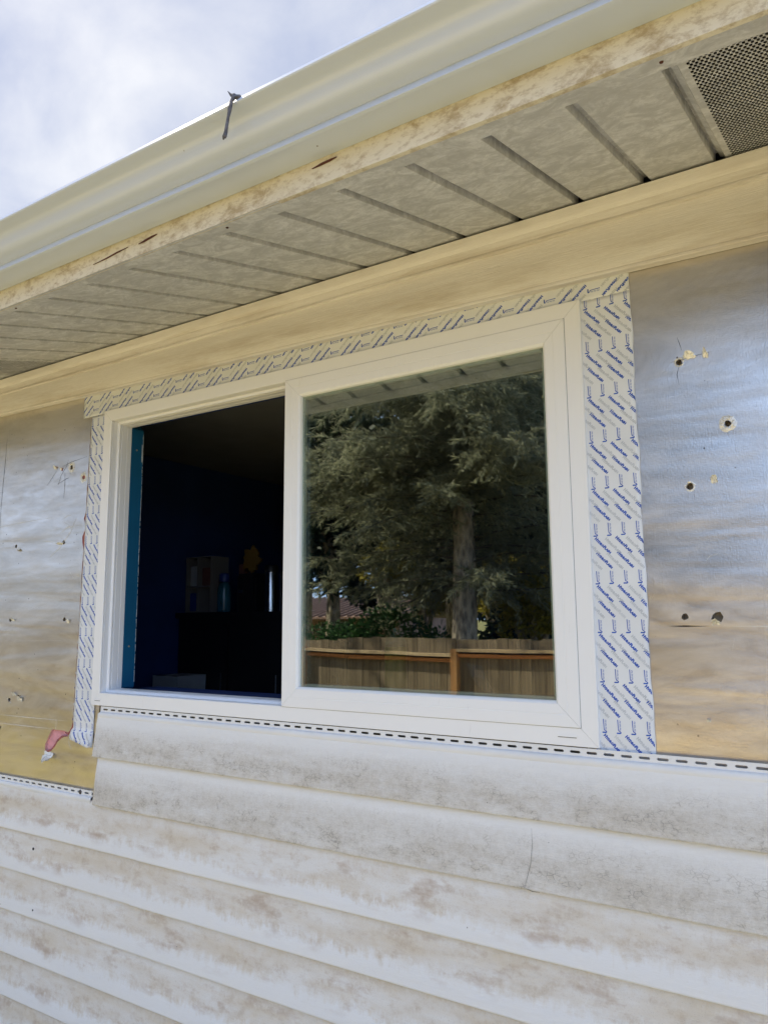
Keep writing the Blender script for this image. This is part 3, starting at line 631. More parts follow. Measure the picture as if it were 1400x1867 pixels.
def make_tape(name, label, outline, uvframe, phase):
    """outline: function(s,t) -> (x,z) with s,t in 0..1; uvframe: (origin, across, along) of the print"""
    t_ = thing(name, label, 'flashing tape', 'printed flashing tape round the window')
    A = outline(0, 0); nx = max(4, int(math.dist(outline(0, 0.5), outline(1, 0.5)) / 0.010)); nz = max(4, int(math.dist(outline(0.5, 0), outline(0.5, 1)) / 0.010))
    mb = MB(); rows = []
    for i in range(nx + 1): rows.append([(lambda p: (p[0], tape_y(*p), p[1]))(outline(i / nx, j / nz)) for j in range(nz + 1)])
    mb.ring(rows, close=False); o = obj('film', mb, 'tape', t_, smooth=True)
    md = o.modifiers.new('thickness', 'SOLIDIFY'); md.thickness = 0.0007; md.offset = 0
    org, ax, al = uvframe
    corners = [outline(0, 0), outline(1, 0), outline(1, 1), outline(0, 1)]
    cx = sum(p[0] for p in corners) / 4; cz = sum(p[1] for p in corners) / 4
    def place(kind, items):
        V = []; F = []
        for (src, u, v, ang) in items:
            ca, sa = math.cos(ang), math.sin(ang); k = len(V)
            pts = []
            for px, pz in src[0]:
                a, b = u + px * ca - pz * sa, v + px * sa + pz * ca
                pts.append((org[0] + ax[0] * a + al[0] * b, org[1] + ax[1] * a + al[1] * b))
            if not any(min(c[0] for c in corners) <= p[0] <= max(c[0] for c in corners) and min(c[1] for c in corners) <= p[1] <= max(c[1] for c in corners) for p in pts): continue
            V += pts; F += [tuple(k + i for i in f) for f in src[1]]
        if not V: return
        bm = bmesh.new(); bv = [bm.verts.new((x, 0, z)) for x, z in V]
        for f in F:
            try: bm.faces.new([bv[i] for i in f])
            except ValueError: pass
        for k in range(4):
            p, q = corners[k], corners[(k + 1) % 4]
            d = Vector((q[0] - p[0], 0, q[1] - p[1])); nrm = Vector((d.z, 0, -d.x)).normalized()
            if nrm.dot(Vector((cx - p[0], 0, cz - p[1]))) > 0: nrm = -nrm
            bmesh.ops.bisect_plane(bm, geom=bm.verts[:] + bm.edges[:] + bm.faces[:], plane_co=Vector((p[0], 0, p[1])) - nrm * 0.0006, plane_no=nrm, clear_outer=True)
        for v in bm.verts: v.co.y = tape_y(v.co.x, v.co.z) - 0.00075
        for f in bm.faces:
            f.normal_update()
            if f.normal.y > 0: f.normal_flip()
        me = bpy.data.meshes.new('lettering'); bm.to_mesh(me); bm.free()
        l_ = bpy.data.objects.new('lettering', me); C.objects.link(l_); me.materials.append(MT[kind]); l_.parent = t_; l_['kind'] = 'stuff'
    ink = []; gh = []
    P = 0.1085; n = int(2.4 / P) + 2
    for r in range(-2, n):
        v0 = r * P + phase
        for c in range(-3, 9):
            ink.append((LOGO, c * 0.0312 + 0.012, v0, 0.0))
            for q in (0, 1):
                vv = v0 - 0.0362 - q * 0.0335
                ink.append((WORD, c * 0.0468 + 0.0262 + 0.002 * q, vv, R(-47)))
                gh.append((WORD, c * 0.0468 + 0.0262 + 0.0234 + 0.002 * q, vv - 0.002, R(-47)))
    place('ink', ink); place('ghost', gh)
    return t_
lerp = lambda a, b, t: a + (b - a) * t
make_tape('flashing_tape', 'blue-lettered pale tape strip down the right side of the window', lambda s, t: (lerp(1.740, 1.8665, s) + 0.0016 * math.sin(t * 23) + 0.0008 * math.sin(t * 71), lerp(-0.012, 1.034, t)), ((1.750, 0.0), (1, 0), (0, 1)), 0.048)
make_tape('flashing_tape', 'blue-lettered pale tape strip along the top of the window', lambda s, t: (lerp(-0.133, 1.8655, s), lerp(lerp(1.031, 1.0325, s), 1.135, t)), ((1.75, 1.128), (0, -1), (1, 0)), -1.92)
make_tape('flashing_tape', 'narrow blue-lettered tape strip down the left side of the window, curling at its end', lambda s, t: (lerp(lerp(-0.106, -0.0835, t) if t > 0.03 else -0.112, 0.006, s), lerp(lerp(-0.123, -0.143, s), 1.030, t)), ((-0.104, 0.0), (1, 0), (0.016, 1)), 0.030)

# ------------------------------------------------------------------ window
win = thing('sliding_window', 'white vinyl sliding window, left half open and right half glazed', 'window')
def frame_side(side, rect, prof, gap=0.0004):
    x0, z0, x1, z1 = rect; A = []; B = []
    for i, y in prof:
        g = gap
        if side == 'top': a, b = (x0 + i + g, y, z1 - i), (x1 - i - g, y, z1 - i)
        if side == 'bottom': a, b = (x0 + i + g, y, z0 + i), (x1 - i - g, y, z0 + i)
        if side == 'left': a, b = (x0 + i, y, z0 + i + g), (x0 + i, y, z1 - i - g)
        if side == 'right': a, b = (x1 - i, y, z0 + i + g), (x1 - i, y, z1 - i - g)
        A.append(a); B.append(b)
    return MB().ring([A, B])
fpf = [(0.0, 0.0112), (0.0, 0.0012), (0.0010, 0.0), (0.0405, 0.0), (0.0420, 0.0014), (0.0420, 0.0052), (0.0395, 0.0056), (0.0395, 0.0088), (0.0420, 0.0092), (0.0425, 0.028), (0.0500, 0.0295), (0.0510, 0.031), (0.0510, 0.036), (0.0475, 0.0365), (0.0475, 0.041), (0.0515, 0.0415), (0.0520, 0.060), (0.0500, 0.0605), (0.0500, 0.064), (0.0520, 0.0645), (0.0520, 0.082), (0.006, 0.082), (0.006, 0.0112)]
names = {'top': 'head', 'bottom': 'sill', 'left': 'jamb', 'right': 'jamb'}
fr = {}
for s in ('top', 'bottom', 'left', 'right'): fr[s] = obj(names[s], frame_side(s, (0, 0, WW, WH), fpf), 'vinyl', win)
sash = thing('fixed_sash', None, None); sash.parent = win
sash = obj('fixed_sash', frame_side('left', (0.848, 0.0408, 1.7108, 0.9965), [(0.0, 0.028), (0.0, -0.0022), (0.0010, -0.0032), (0.0268, -0.0032), (0.0274, -0.0024), (0.0282, -0.0024), (0.0288, -0.0030), (0.0500, -0.0022), (0.0555, 0.0030), (0.0565, 0.0105), (0.0565, 0.028)]), 'vinyl', win)
bpy.data.objects.remove(bpy.data.objects['fixed_sash']) if bpy.data.objects['fixed_sash'].type == 'EMPTY' else None
sash.name = 'fixed_sash'
sp_ = [(0.0, 0.028), (0.0, -0.0022), (0.0010, -0.0032), (0.0268, -0.0032), (0.0274, -0.0024), (0.0282, -0.0024), (0.0288, -0.0030), (0.0500, -0.0022), (0.0555, 0.0030), (0.0565, 0.0105), (0.0565, 0.028)]
for s, nm in (('right', 'sash_stile'), ('top', 'sash_rail'), ('bottom', 'sash_rail')): obj(nm, frame_side(s, (0.848, 0.0408, 1.7108, 0.9965), sp_), 'vinyl', win)
sash.name = 'sash_stile'
for s in ('top', 'bottom', 'right'): obj('gap_line', frame_side(s, (0.846, 0.0398, 1.7118, 0.9975), [(0.0, 0.001), (0.0, -0.0008), (0.0013, -0.0008), (0.0013, 0.001)]), 'gap_line', win)  # thin grey strips paint in the dark gap between sash and frame
gx0, gz0, gx1, gz1 = 0.9040, 0.0965, 1.6550, 0.9410
for y in (0.0105, 0.0255):
    p = obj('pane', MB().box(gx0 - 0.004, y, gz0 - 0.004, gx1 + 0.004, y + 0.003, gz1 + 0.004), 'glass', win)
    if y < 0.02: tag(p, 'tall glass pane mirroring a spruce tree and a wooden fence')
for s, w_, mt, ya, yb in (('left', 0.011, 'spacer', 0.0142, 0.0250), ('right', 0.011, 'spacer', 0.0142, 0.0250), ('top', 0.011, 'spacer', 0.0142, 0.0250), ('bottom', 0.011, 'spacer', 0.0142, 0.0250)):
    pr_ = [(0.0, yb), (0.0, ya), (w_ * 0.45, ya), (w_ * 0.5, ya + 0.0012), (w_ * 0.62, ya + 0.0012), (w_ * 0.66, ya), (w_, ya), (w_, yb)]
    obj('spacer_bar', frame_side(s, (gx0 - 0.003, gz0 - 0.003, gx1 + 0.003, gz1 + 0.003), pr_), mt, win)
for (xa, xb, za) in ((1.655, 1.702, 0.0195), (0.018, 0.050, 0.0165)):   # weep-hole covers on the sill
    w_ = MB().prism([(xa, za), (xb, za), (xb, za + 0.0055), (xa, za + 0.0055)], -0.0011, 0.0005); obj('weep_cover', w_, 'vinyl', win, bevel=0.0004)
    obj('weep_slot', MB().box(xa + 0.002, -0.0012, za - 0.0012, xb - 0.002, 0.0006, za - 0.0002), 'line', win)
# bright blue jamb extension behind the frame, chipped along its inner edge, with two screws
ext = [(0.0535, 0.0835), (0.0535, 0.134), (0.030, 0.134), (0.030, 0.0835)]; ext2 = [(0.026, 0.0835), (0.026, 0.134), (0.022, 0.134), (0.022, 0.0835)]
for s in ('top', 'bottom', 'left', 'right'):
    e_ = obj('jamb_extension', frame_side(s, (0, 0, WW, WH), ext if s == 'left' else ext2), 'bluep', win)
    if s == 'left': le = e_
tag(le, 'bright blue painted strip inside the left jamb')
random.seed(5); mb = MB()
zz = 0.07
while zz < 0.96:
    h = random.uniform(0.003, 0.016); w_ = random.uniform(0.0002, 0.0022)
    if zz > 0.86 and zz < 0.93: w_ = 0.006
    mb.box(0.0531, 0.1342 - w_, zz, 0.0540, 0.1350, zz + h); zz += h + (random.uniform(0, 0.010) if random.random() < 0.3 else 0.0)
obj('chipped_edge', mb, 'caulk', le)
for z in (0.905, 0.195):
    s_ = MB().lathe([(0.0001, 0.0), (0.0040, 0.0003), (0.0034, 0.0020), (0.0012, 0.0021), (0.0008, 0.0010), (0.0001, 0.0009)], 0, 0, 12)
    s_.v = [(0.0533 + p[2], 0.106 + p[0], z + p[1]) for p in s_.v]; obj('screw', s_, 'screw', le, smooth=True)

# ------------------------------------------------------------------ soffit, fascia, gutter
SL = 0.262; SZ = 1.274
soffit = thing('eave_soffit', 'grimy ribbed vinyl soffit under the roof overhang', 'soffit')
GX0, GP, GW = 0.3745, 0.1548, 0.0200
def soff(x, y, dn=0.0): return (x, y, SZ + SL * y - dn)
YO, YI = -0.624, 0.004
def board(xa, xb, joint):
    """flat board with its two edges turned up into the grooves"""
    mb = MB(); e = 0.0035
    prof = [(xa - GW / 2, -0.0200), (xa - 0.002, -0.0200), (xa, -0.0090), (xa + e * 0.2, -0.0012), (xa + e, 0.0), (xb - e, 0.0), (xb - e * 0.2, -0.0012), (xb, -0.0090), (xb + 0.0015, -0.0200 if not joint else -0.0250), (xb + GW / 2 - 0.0004, -0.0200 if not joint else -0.0250)]
    ys = [YO + (YI - YO) * k / 12 for k in range(13)]
    mb.ring([[soff(x, y, d + 0.0006 * mnoise.noise(Vector((x * 8, y * 8, 1)))) for x, d in prof] for y in ys], close=False)
    return mb
def vent_board(xa, xb):
    """perforated board: every hole is a real opening; plain margins along both edges"""
    mb = MB(); e = 0.004; m = 0.016
    ys = [YO + (YI - YO) * k / 8 for k in range(9)]
    for prof in ([(xa - GW / 2, -0.0140), (xa, -0.0090), (xa + e, 0.0), (xa + m, 0.0)], [(xb - m, 0.0), (xb - e, 0.0), (xb, -0.0090), (xb + GW / 2 - 0.0004, -0.0140)]):
        mb.ring([[soff(x, y, d) for x, d in prof] for y in ys], close=False)
    nx = int((xb - xa - 2 * m) / 0.0078); ny = int((YI - YO) / 0.0088); dx = (xb - xa - 2 * m) / nx; dy = (YI - YO) / ny; r = 0.0027
    for i in range(nx):
        for j in range(ny):
            cx = xa + m + (i + 0.5) * dx; cy = YO + (j + 0.5) * dy
            off = dx * 0.22 * (1 if j % 2 else -1)
            k = len(mb.v)
            x0, x1_, y0, y1_ = cx - dx / 2, cx + dx / 2, cy - dy / 2, cy + dy / 2
            mb.v += [soff(x0, y0), soff(x1_, y0), soff(x1_, y1_), soff(x0, y1_)]
            hx = cx + off
            for q in range(8):
                t = math.pi / 4 * q + math.pi / 8 + math.pi; mb.v.append(soff(hx + r * math.cos(t), cy + r * 1.15 * math.sin(t), 0.0018 if q in (4, 5, 6) else 0.0002))
            # ring of faces between the square and the octagon
            o_ = k + 4
            mb.f += [(k, k + 1, o_ + 2, o_ + 1), (k + 1, k + 2, o_ + 4, o_ + 3), (k + 2, k + 3, o_ + 6, o_ + 5), (k + 3, k, o_, o_ + 7), (k, o_ + 1, o_), (k + 1, o_ + 3, o_ + 2), (k + 2, o_ + 5, o_ + 4), (k + 3, o_ + 7, o_ + 6)]
    return mb
for k in range(-24, 24):
    xa, xb = GX0 + k * GP + GW / 2, GX0 + (k + 1) * GP - GW / 2
    if xa < X0 or xb > X1: continue
    if k in (12, -5): continue
    vent = k in (11, -6)
    if vent: xb += GP
    o = obj('soffit_board', vent_board(xa, xb) if vent else board(xa, xb, k % 2 == 0), 'soffit', soffit, smooth=not vent, autosmooth=None if vent else 35)
    if vent: tag(o, 'perforated vent section of the soffit')
obj('soffit_backing', MB().ring([[soff(X0, YO, -0.030), soff(X0, YI, -0.030), soff(X0, YI, -0.034), soff(X0, YO, -0.034)], [soff(X1, YO, -0.030), soff(X1, YI, -0.030), soff(X1, YI, -0.034), soff(X1, YO, -0.034)]]), 'void', soffit)
# flat receiving channel along the outer edge, its inner edge a little wavy
mb = MB(); xs = xr(X0, X1, 0.03); rows = []
for x in xs:
    wob = -0.572 + 0.006 * mnoise.noise(Vector((x * 3.1, 4, 0))) + 0.003 * mnoise.noise(Vector((x * 19, 4, 0))) + (x - 1.2) * 0.014
    rows.append([soff(x, -0.6265, 0.0026), soff(x, wob, 0.0022), soff(x, wob + 0.0012, 0.0002), soff(x, wob + 0.0012, -0.004)])
mb.ring(rows, close=False); obj('edge_channel', mb, 'soffit', soffit)
for sx_, sy_ in ((1.185, -0.598), (2.075, -0.592), (0.42, -0.603)):
    m_ = MB().lathe([(0.0001, 0.0), (0.0034, 0.0002), (0.0028, 0.0016), (0.0001, 0.0022)], 0, 0, 10); zc_ = SZ + SL * sy_ - 0.0026
    m_.v = [(sx_ + p[0], sy_ + p[1], zc_ - p[2]) for p in m_.v]; obj('screw', m_, 'rust', soffit, smooth=True)
fascia = thing('fascia', 'yellowed, brown-spotted fascia strip beneath the gutter', 'fascia')
zb_ = SZ + SL * (-0.626) - 0.0015
def fas(xa, xb, d):
    return MB().ring([[(x, -0.6265 - d, 1.255), (x, -0.6265 - d, zb_ + 0.003 - d), (x, -0.6260 - d, zb_ - d), (x, -0.616, zb_ - d + 0.0012), (x, -0.616, 1.255)] for x in xr(xa, xb, 0.1)])
obj('fascia_cover', fas(X0, 1.365, 0.0), 'fascia', fascia, smooth=True, autosmooth=40); f2 = obj('fascia_cover', fas(1.350, X1, 0.0022), 'fascia', fascia, smooth=True, autosmooth=40)
def fcrack(pts, w, dy=0.0):
    mb = ribbon([(2.2721 - (2.2721 - x) * 0.976, z - 0.019) for x, z in pts], w, -0.6276 - dy); return obj('crack', mb, 'rust', fascia)
fcrack([(0.905, 1.154), (0.925, 1.156), (0.95, 1.159), (0.968, 1.160)], 0.0065); fcrack([(0.74, 1.148), (0.79, 1.151), (0.83, 1.155), (0.868, 1.157)], 0.0045); fcrack([(1.418, 1.163), (1.44, 1.165), (1.462, 1.166), (1.478, 1.167)], 0.0065, 0.0022)
gutter = thing('rain_gutter', 'cream ogee-front rain gutter along the roof edge', 'gutter')
gp = [(-0.603, 1.262), (-0.603, 1.1795), (-0.605, 1.1778), (-0.664, 1.1778), (-0.6690, 1.1783), (-0.6714, 1.1796), (-0.6710, 1.1812), (-0.6612, 1.2010), (-0.6612, 1.2022), (-0.6650, 1.2032), (-0.6760, 1.2050), (-0.6870, 1.2084), (-0.6955, 1.2136), (-0.7010, 1.2200), (-0.7045, 1.2275), (-0.7075, 1.2340), (-0.7125, 1.2400), (-0.7200, 1.2445), (-0.7300, 1.2475), (-0.7375, 1.2490), (-0.7415, 1.2505), (-0.7430, 1.2525), (-0.7385, 1.2620), (-0.7350, 1.2628), (-0.7280, 1.2600)]
gp = [(-0.629 + (y + 0.603) * 0.985, 1.1587 + (z - 1.1778) * 0.94) for y, z in gp]
mb = MB(); xs = xr(X0, X1, 0.1)
mb.ring([[(x, y + 0.0005 * mnoise.noise(Vector((x * 1.3, z * 20, 0))), z + 0.0002 * mnoise.noise(Vector((x * 0.8, 9, 0)))) for y, z in gp] for x in xs], close=False)
go = obj('trough', mb, 'gutter', gutter, smooth=True, autosmooth=27)
md = go.modifiers.new('thickness', 'SOLIDIFY'); md.thickness = 0.0008; md.offset = 1
for hx in (-2.2, -1.4, -0.6, 0.2, 1.0, 1.8, 2.6, 3.4): obj('hanger', MB().box(hx, -0.760, 1.2290, hx + 0.022, -0.632, 1.2315), 'gutter', gutter)
# dead twig hooked over the gutter lip
tw = thing('dead_twig', 'short dark dead twig hooked over the gutter lip', 'twig')
random.seed(3)
pts = [(1.356, -0.728, 1.256), (1.349, -0.740, 1.2635), (1.343, -0.7475, 1.262), (1.3405, -0.7495, 1.252), (1.3385, -0.7505, 1.238), (1.3355, -0.7515, 1.222), (1.3335, -0.7525, 1.206), (1.3315, -0.7535, 1.194), (1.3305, -0.754, 1.187)]
tsh = lambda p: (p[0] + 0.022, p[1] - 0.0235, p[2] - 0.0250)
mb = MB().tube([tsh(p) for p in pts], [0.0042, 0.0055, 0.0046, 0.0036, 0.0033, 0.0030, 0.0030, 0.0034, 0.0040], 9)
mb.v = [tuple(c + random.uniform(-0.0007, 0.0007) for c in p) for p in mb.v]; obj('stem', mb, 'twig', tw)
for dx, dy, r in ((-0.0030, 0.0, 0.0030), (0.0018, -0.001, 0.0034)):
    obj('bud', MB().tube([tsh((1.3305 + dx * 0.3, -0.754, 1.189)), tsh((1.3305 + dx, -0.754 + dy, 1.184)), tsh((1.3305 + dx * 1.3, -0.754 + dy, 1.179))], [r * 0.8, r, r * 0.35], 8), 'twig', tw, smooth=True)
obj('spur', MB().tube([tsh((1.344, -0.746, 1.2640)), tsh((1.336, -0.747, 1.269)), tsh((1.329, -0.748, 1.279))], [0.0050, 0.0026, 0.0006], 7), 'twig', tw)

# ------------------------------------------------------------------ things inside the dark room
CT = 0.325
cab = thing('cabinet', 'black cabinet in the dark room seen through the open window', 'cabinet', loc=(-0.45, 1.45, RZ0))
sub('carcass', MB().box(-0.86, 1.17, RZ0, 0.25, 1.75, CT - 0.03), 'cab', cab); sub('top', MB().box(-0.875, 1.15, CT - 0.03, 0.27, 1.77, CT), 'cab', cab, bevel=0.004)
for k in range(3): d_ = sub('door', MB().box(-0.84 + 0.365 * k, 1.155, RZ0 + 0.08, -0.49 + 0.365 * k, 1.172, CT - 0.05), 'cab', cab); sub('handle', MB().tube([(-0.52 + 0.365 * k, 1.145, -0.1), (-0.52 + 0.365 * k, 1.145, 0.02)], 0.005), 'steel', d_)
cub = thing('cubby_shelf', 'small pale cubby shelf of odds and ends on the cabinet in the dark room', 'shelf', loc=(-0.75, 1.3, CT))
for x in (-0.852, -0.768, -0.668): sub('upright', MB().box(x, 1.2, CT, x + 0.007, 1.33, CT + 0.30), 'cream', cub)
for z in (0.0, 0.135, 0.293): sub('shelf_board', MB().box(-0.845, 1.2, CT + z, -0.668, 1.33, CT + z + 0.007), 'cream', cub)
sub('back', MB().box(-0.852, 1.33, CT, -0.661, 1.335, CT + 0.30), 'navy', cub)
def small_box(nm, label, x0, x1, z0, z1, m_, y0=1.215, y1=1.30):
    o = obj(nm, MB().box(x0, y0, z0, x1, y1, z1), m_, bevel=0.004); return tag(o, label, 'box')
small_box('pale_box', 'pale green box in the upper left cubby of the small shelf', -0.835, -0.785, CT + 0.143, CT + 0.25, 'white')
small_box('red_box', 'faded red box in the upper right cubby of the small shelf', -0.745, -0.69, CT + 0.143, CT + 0.24, 'red')
small_box('blue_box', 'dark blue box in the lower left cubby of the small shelf', -0.835, -0.785, CT + 0.008, CT + 0.105, 'dblue')
small_box('white_card', 'pale card propped beside the teal bottle on the cabinet', -0.648, -0.612, CT + 0.06, CT + 0.15, 'white', 1.26, 1.275)
small_box('card_stand', 'pinkish upright folder behind the teal bottle on the cabinet', -0.60, -0.55, CT, CT + 0.26, 'red', 1.34, 1.38)
bt = thing('water_bottle', 'teal water bottle with dark blue cap on the black cabinet', 'bottle', loc=(-0.582, 1.22, CT))
sub('body', MB().lathe([(0.0001, CT + 0.0005), (0.034, CT + 0.001), (0.036, CT + 0.01), (0.036, CT + 0.12), (0.030, CT + 0.145), (0.022, CT + 0.158), (0.0001, CT + 0.159)], -0.582, 1.22, 24), 'teal', bt, smooth=True)
sub('cap', MB().lathe([(0.0001, CT + 0.159), (0.027, CT + 0.159), (0.028, CT + 0.165), (0.028, CT + 0.195), (0.024, CT + 0.203), (0.0001, CT + 0.204)], -0.582, 1.22, 24), 'dblue', bt, smooth=True)
cm = thing('coffee_maker', 'black coffee maker under the yellow flower in the dark room', 'appliance', loc=(-0.45, 1.3, CT))
sub('body', MB().box(-0.52, 1.24, CT, -0.385, 1.40, CT + 0.20), 'cab', cm, bevel=0.012); sub('panel', MB().box(-0.50, 1.237, CT + 0.10, -0.47, 1.241, CT + 0.115), 'steel', cm)
fl = thing('felt_flower', 'yellow ragged flower shape standing above the black coffee maker', 'decoration', loc=(-0.45, 1.3, CT + 0.2))
pet = []
for k in range(40):
    t = 2 * math.pi * k / 40; r = 0.056 + 0.007 * math.cos(5 * t + 0.4) + 0.006 * math.cos(8 * t + 1) + 0.004 * math.cos(13 * t); pet.append((-0.445 + r * math.cos(t), CT + 0.275 + 1.12 * r * math.sin(t)))
sub('bloom', MB().prism(pet, 1.27, 1.285), 'yellow', fl); sub('stalk', MB().tube([(-0.445, 1.278, CT + 0.201), (-0.445, 1.278, CT + 0.24)], 0.006), 'yellow', fl)
for i, (x, h, r, lab) in enumerate(((-0.285, 0.235, 0.034, 'tall shiny steel canister left of the others on the cabinet'), (-0.185, 0.20, 0.032, 'shorter shiny steel canister by the window stile on the cabinet'))):
    cn = thing('canister', lab, 'canister', 'steel canisters on the cabinet', loc=(x, 1.25, CT))
    sub('body', MB().lathe([(0.0001, CT + 0.0005), (r, CT + 0.001), (r, CT + h * 0.85), (r * 0.96, CT + h * 0.87), (0.0001, CT + h * 0.872)], x, 1.25, 28), 'steel' if i == 0 else 'cab', cn, smooth=True, autosmooth=40)
    sub('lid', MB().lathe([(0.0001, CT + h * 0.874), (r * 1.02, CT + h * 0.874), (r * 1.02, CT + h * 0.97), (r * 0.9, CT + h), (0.0001, CT + h)], x, 1.25, 28), 'cab', cn, smooth=True, autosmooth=40)
tag(obj('storage_bin', MB().ring([[(x0, 0.95, z), (x1, 0.95, z), (x1, 1.14, z), (x0, 1.14, z)] for x0, x1, z in ((-0.78, -0.64, -0.55), (-0.80, -0.62, 0.02 - 0.01))]), 'white'), 'pale square bin low beside the black cabinet in the dark room', 'bin')
tag(obj('bin_stand', MB().box(-0.80, 0.94, RZ0, -0.62, 1.145, -0.552), 'cab', bevel=0.004), 'black stand under the pale bin in the dark room', 'stand')
# on the inner sill, behind the glass
SH = 0.0535
led = tag(obj('window_ledge', MB().box(-0.02, 0.1365, 0.012, WW + 0.02, 0.30, 0.0385), 'navy', bevel=0.003), kind='structure')
sb = thing('spray_bottle', 'lime green bottle with grey shoulder standing behind the glass pane', 'bottle', loc=(1.096, 0.215, 0.0388))
z0_ = 0.0388
sub('body', MB().lathe([(0.0001, z0_), (0.030, z0_ + 0.0005), (0.033, z0_ + 0.006), (0.033, z0_ + 0.165), (0.0001, z0_ + 0.166)], 1.096, 0.215, 28), 'lime', sb, smooth=True, autosmooth=40)
sub('shoulder', MB().lathe([(0.033, z0_ + 0.166), (0.031, z0_ + 0.180), (0.024, z0_ + 0.192), (0.012, z0_ + 0.199), (0.0001, z0_ + 0.2)], 1.096, 0.215, 28), 'greycap', sb, smooth=True)
sub('nozzle', MB().lathe([(0.0001, z0_ + 0.1995), (0.0075, z0_ + 0.2), (0.0075, z0_ + 0.219), (0.0001, z0_ + 0.22)], 1.096, 0.215, 16), 'white', sb, smooth=True, autosmooth=40)
sq = thing('blue_scraper', 'slanted dark blue tool leaning behind the lower right of the glass pane', 'tool', loc=(1.40, 0.21, 0.039))
sub('blade', MB().ring([[(1.345, 0.175, 0.165), (1.395, 0.165, 0.160), (1.395, 0.168, 0.157), (1.345, 0.178, 0.162)], [(1.36, 0.17, 0.13), (1.405, 0.165, 0.125), (1.405, 0.17, 0.125), (1.36, 0.175, 0.13)], [(1.385, 0.19, 0.09), (1.42, 0.185, 0.085), (1.42, 0.192, 0.085), (1.385, 0.197, 0.09)]]), 'navycloth', sq)
sub('grip', MB().tube([(1.400, 0.190, 0.090), (1.425, 0.205, 0.060), (1.437, 0.214, 0.047)], [0.011, 0.010, 0.0075], 10), 'navycloth', sq, smooth=True)

# ------------------------------------------------------------------ the yard behind the viewer, mirrored in the glass and foil
FY = -7.0
fence = thing('wooden_fence', 'weathered board fence with orange-brown rails mirrored in the window glass', 'fence', loc=(0, FY, GZ))
random.seed(12)
posts = [-4.64 + 2.44 * k for k in range(-6, 6)]
bx = MB().box(-0.069, -0.0095, 0, 0.069, 0.0095, 1.0)
bmesh_ = obj('fence_board', bx, 'board', fence); bme = bmesh_.data; bpy.data.objects.remove(bmesh_)
for i, px in enumerate(posts):
    sub('post', MB().box(px - 0.045, FY + 0.012, GZ, px + 0.045, FY + 0.102, -0.10), 'post', fence, bevel=0.004)
    if i == len(posts) - 1: break
    qx = posts[i + 1]; dz = random.choice((-0.02, 0.0, 0.012)); dz2 = dz - (0.05 if i == 6 else 0.0)
    a, b = px + 0.046, qx - 0.046
    def sl(zt, zb_, y0, y1, m_, nm):
        sub(nm, MB().ring([[(x, y0, zt + d), (x, y1, zt + d), (x, y1, zb_ + d), (x, y0, zb_ + d)] for x, d in ((a, dz), (b, dz2))]), m_, fence)
    sl(-0.095, -0.133, FY + 0.0105, FY + 0.098, 'railtan', 'cap_rail')
    sl(-0.160, -0.205, FY + 0.0108, FY + 0.060, 'rail', 'rail')
    sl(-1.30, -1.345, FY + 0.0108, FY + 0.055, 'rail', 'rail')
    n = 17; p = (qx - px) / n
    hs = random.choice((0, 0, 1))
    for k in range(n):
        h = 1.605 + random.uniform(-0.012, 0.012) + dz + (0.03 if (i == 6 and k >= 5) else 0)
        o = bpy.data.objects.new('fence_board', bme); C.objects.link(o); o.parent = fence
        o.location = (px + (k + 0.5) * p, random.uniform(-0.003, 0.0), 0.02); o.scale = (p * 0.97 / 0.138, 1, h)
        o.rotation_euler = (0, random.uniform(-0.004, 0.004), 0)

def cards(P, Dv, L, W, n_=None):
    """numpy leaf cards: centre-base P, direction Dv, length L, width W"""
    n = len(P); Dv = Dv / np.linalg.norm(Dv, axis=1, keepdims=True)
    rnd = rng.normal(size=(n, 3)); S = np.cross(Dv, rnd); S /= np.linalg.norm(S, axis=1, keepdims=True)
    L = np.asarray(L).reshape(-1, 1); W = np.asarray(W).reshape(-1, 1)
    m = P + Dv * L * 0.45
    V = np.stack([P, m + S * W * 0.5, P + Dv * L, m - S * W * 0.5], 1).reshape(-1, 3)
    me = bpy.data.meshes.new('crown'); me.vertices.add(4 * n); me.vertices.foreach_set('co', V.ravel())
    me.loops.add(4 * n); me.loops.foreach_set('vertex_index', np.arange(4 * n, dtype=np.int32))
    me.polygons.add(n); me.polygons.foreach_set('loop_start', np.arange(0, 4 * n, 4, dtype=np.int32)); me.polygons.foreach_set('loop_total', np.full(n, 4, dtype=np.int32))
    me.update(); me.validate(); return me
def rawobj(name, me, mat, parent):
    me.name = name; o = bpy.data.objects.new(name, me); C.objects.link(o); me.materials.append(MT[mat]); o.parent = parent; return o

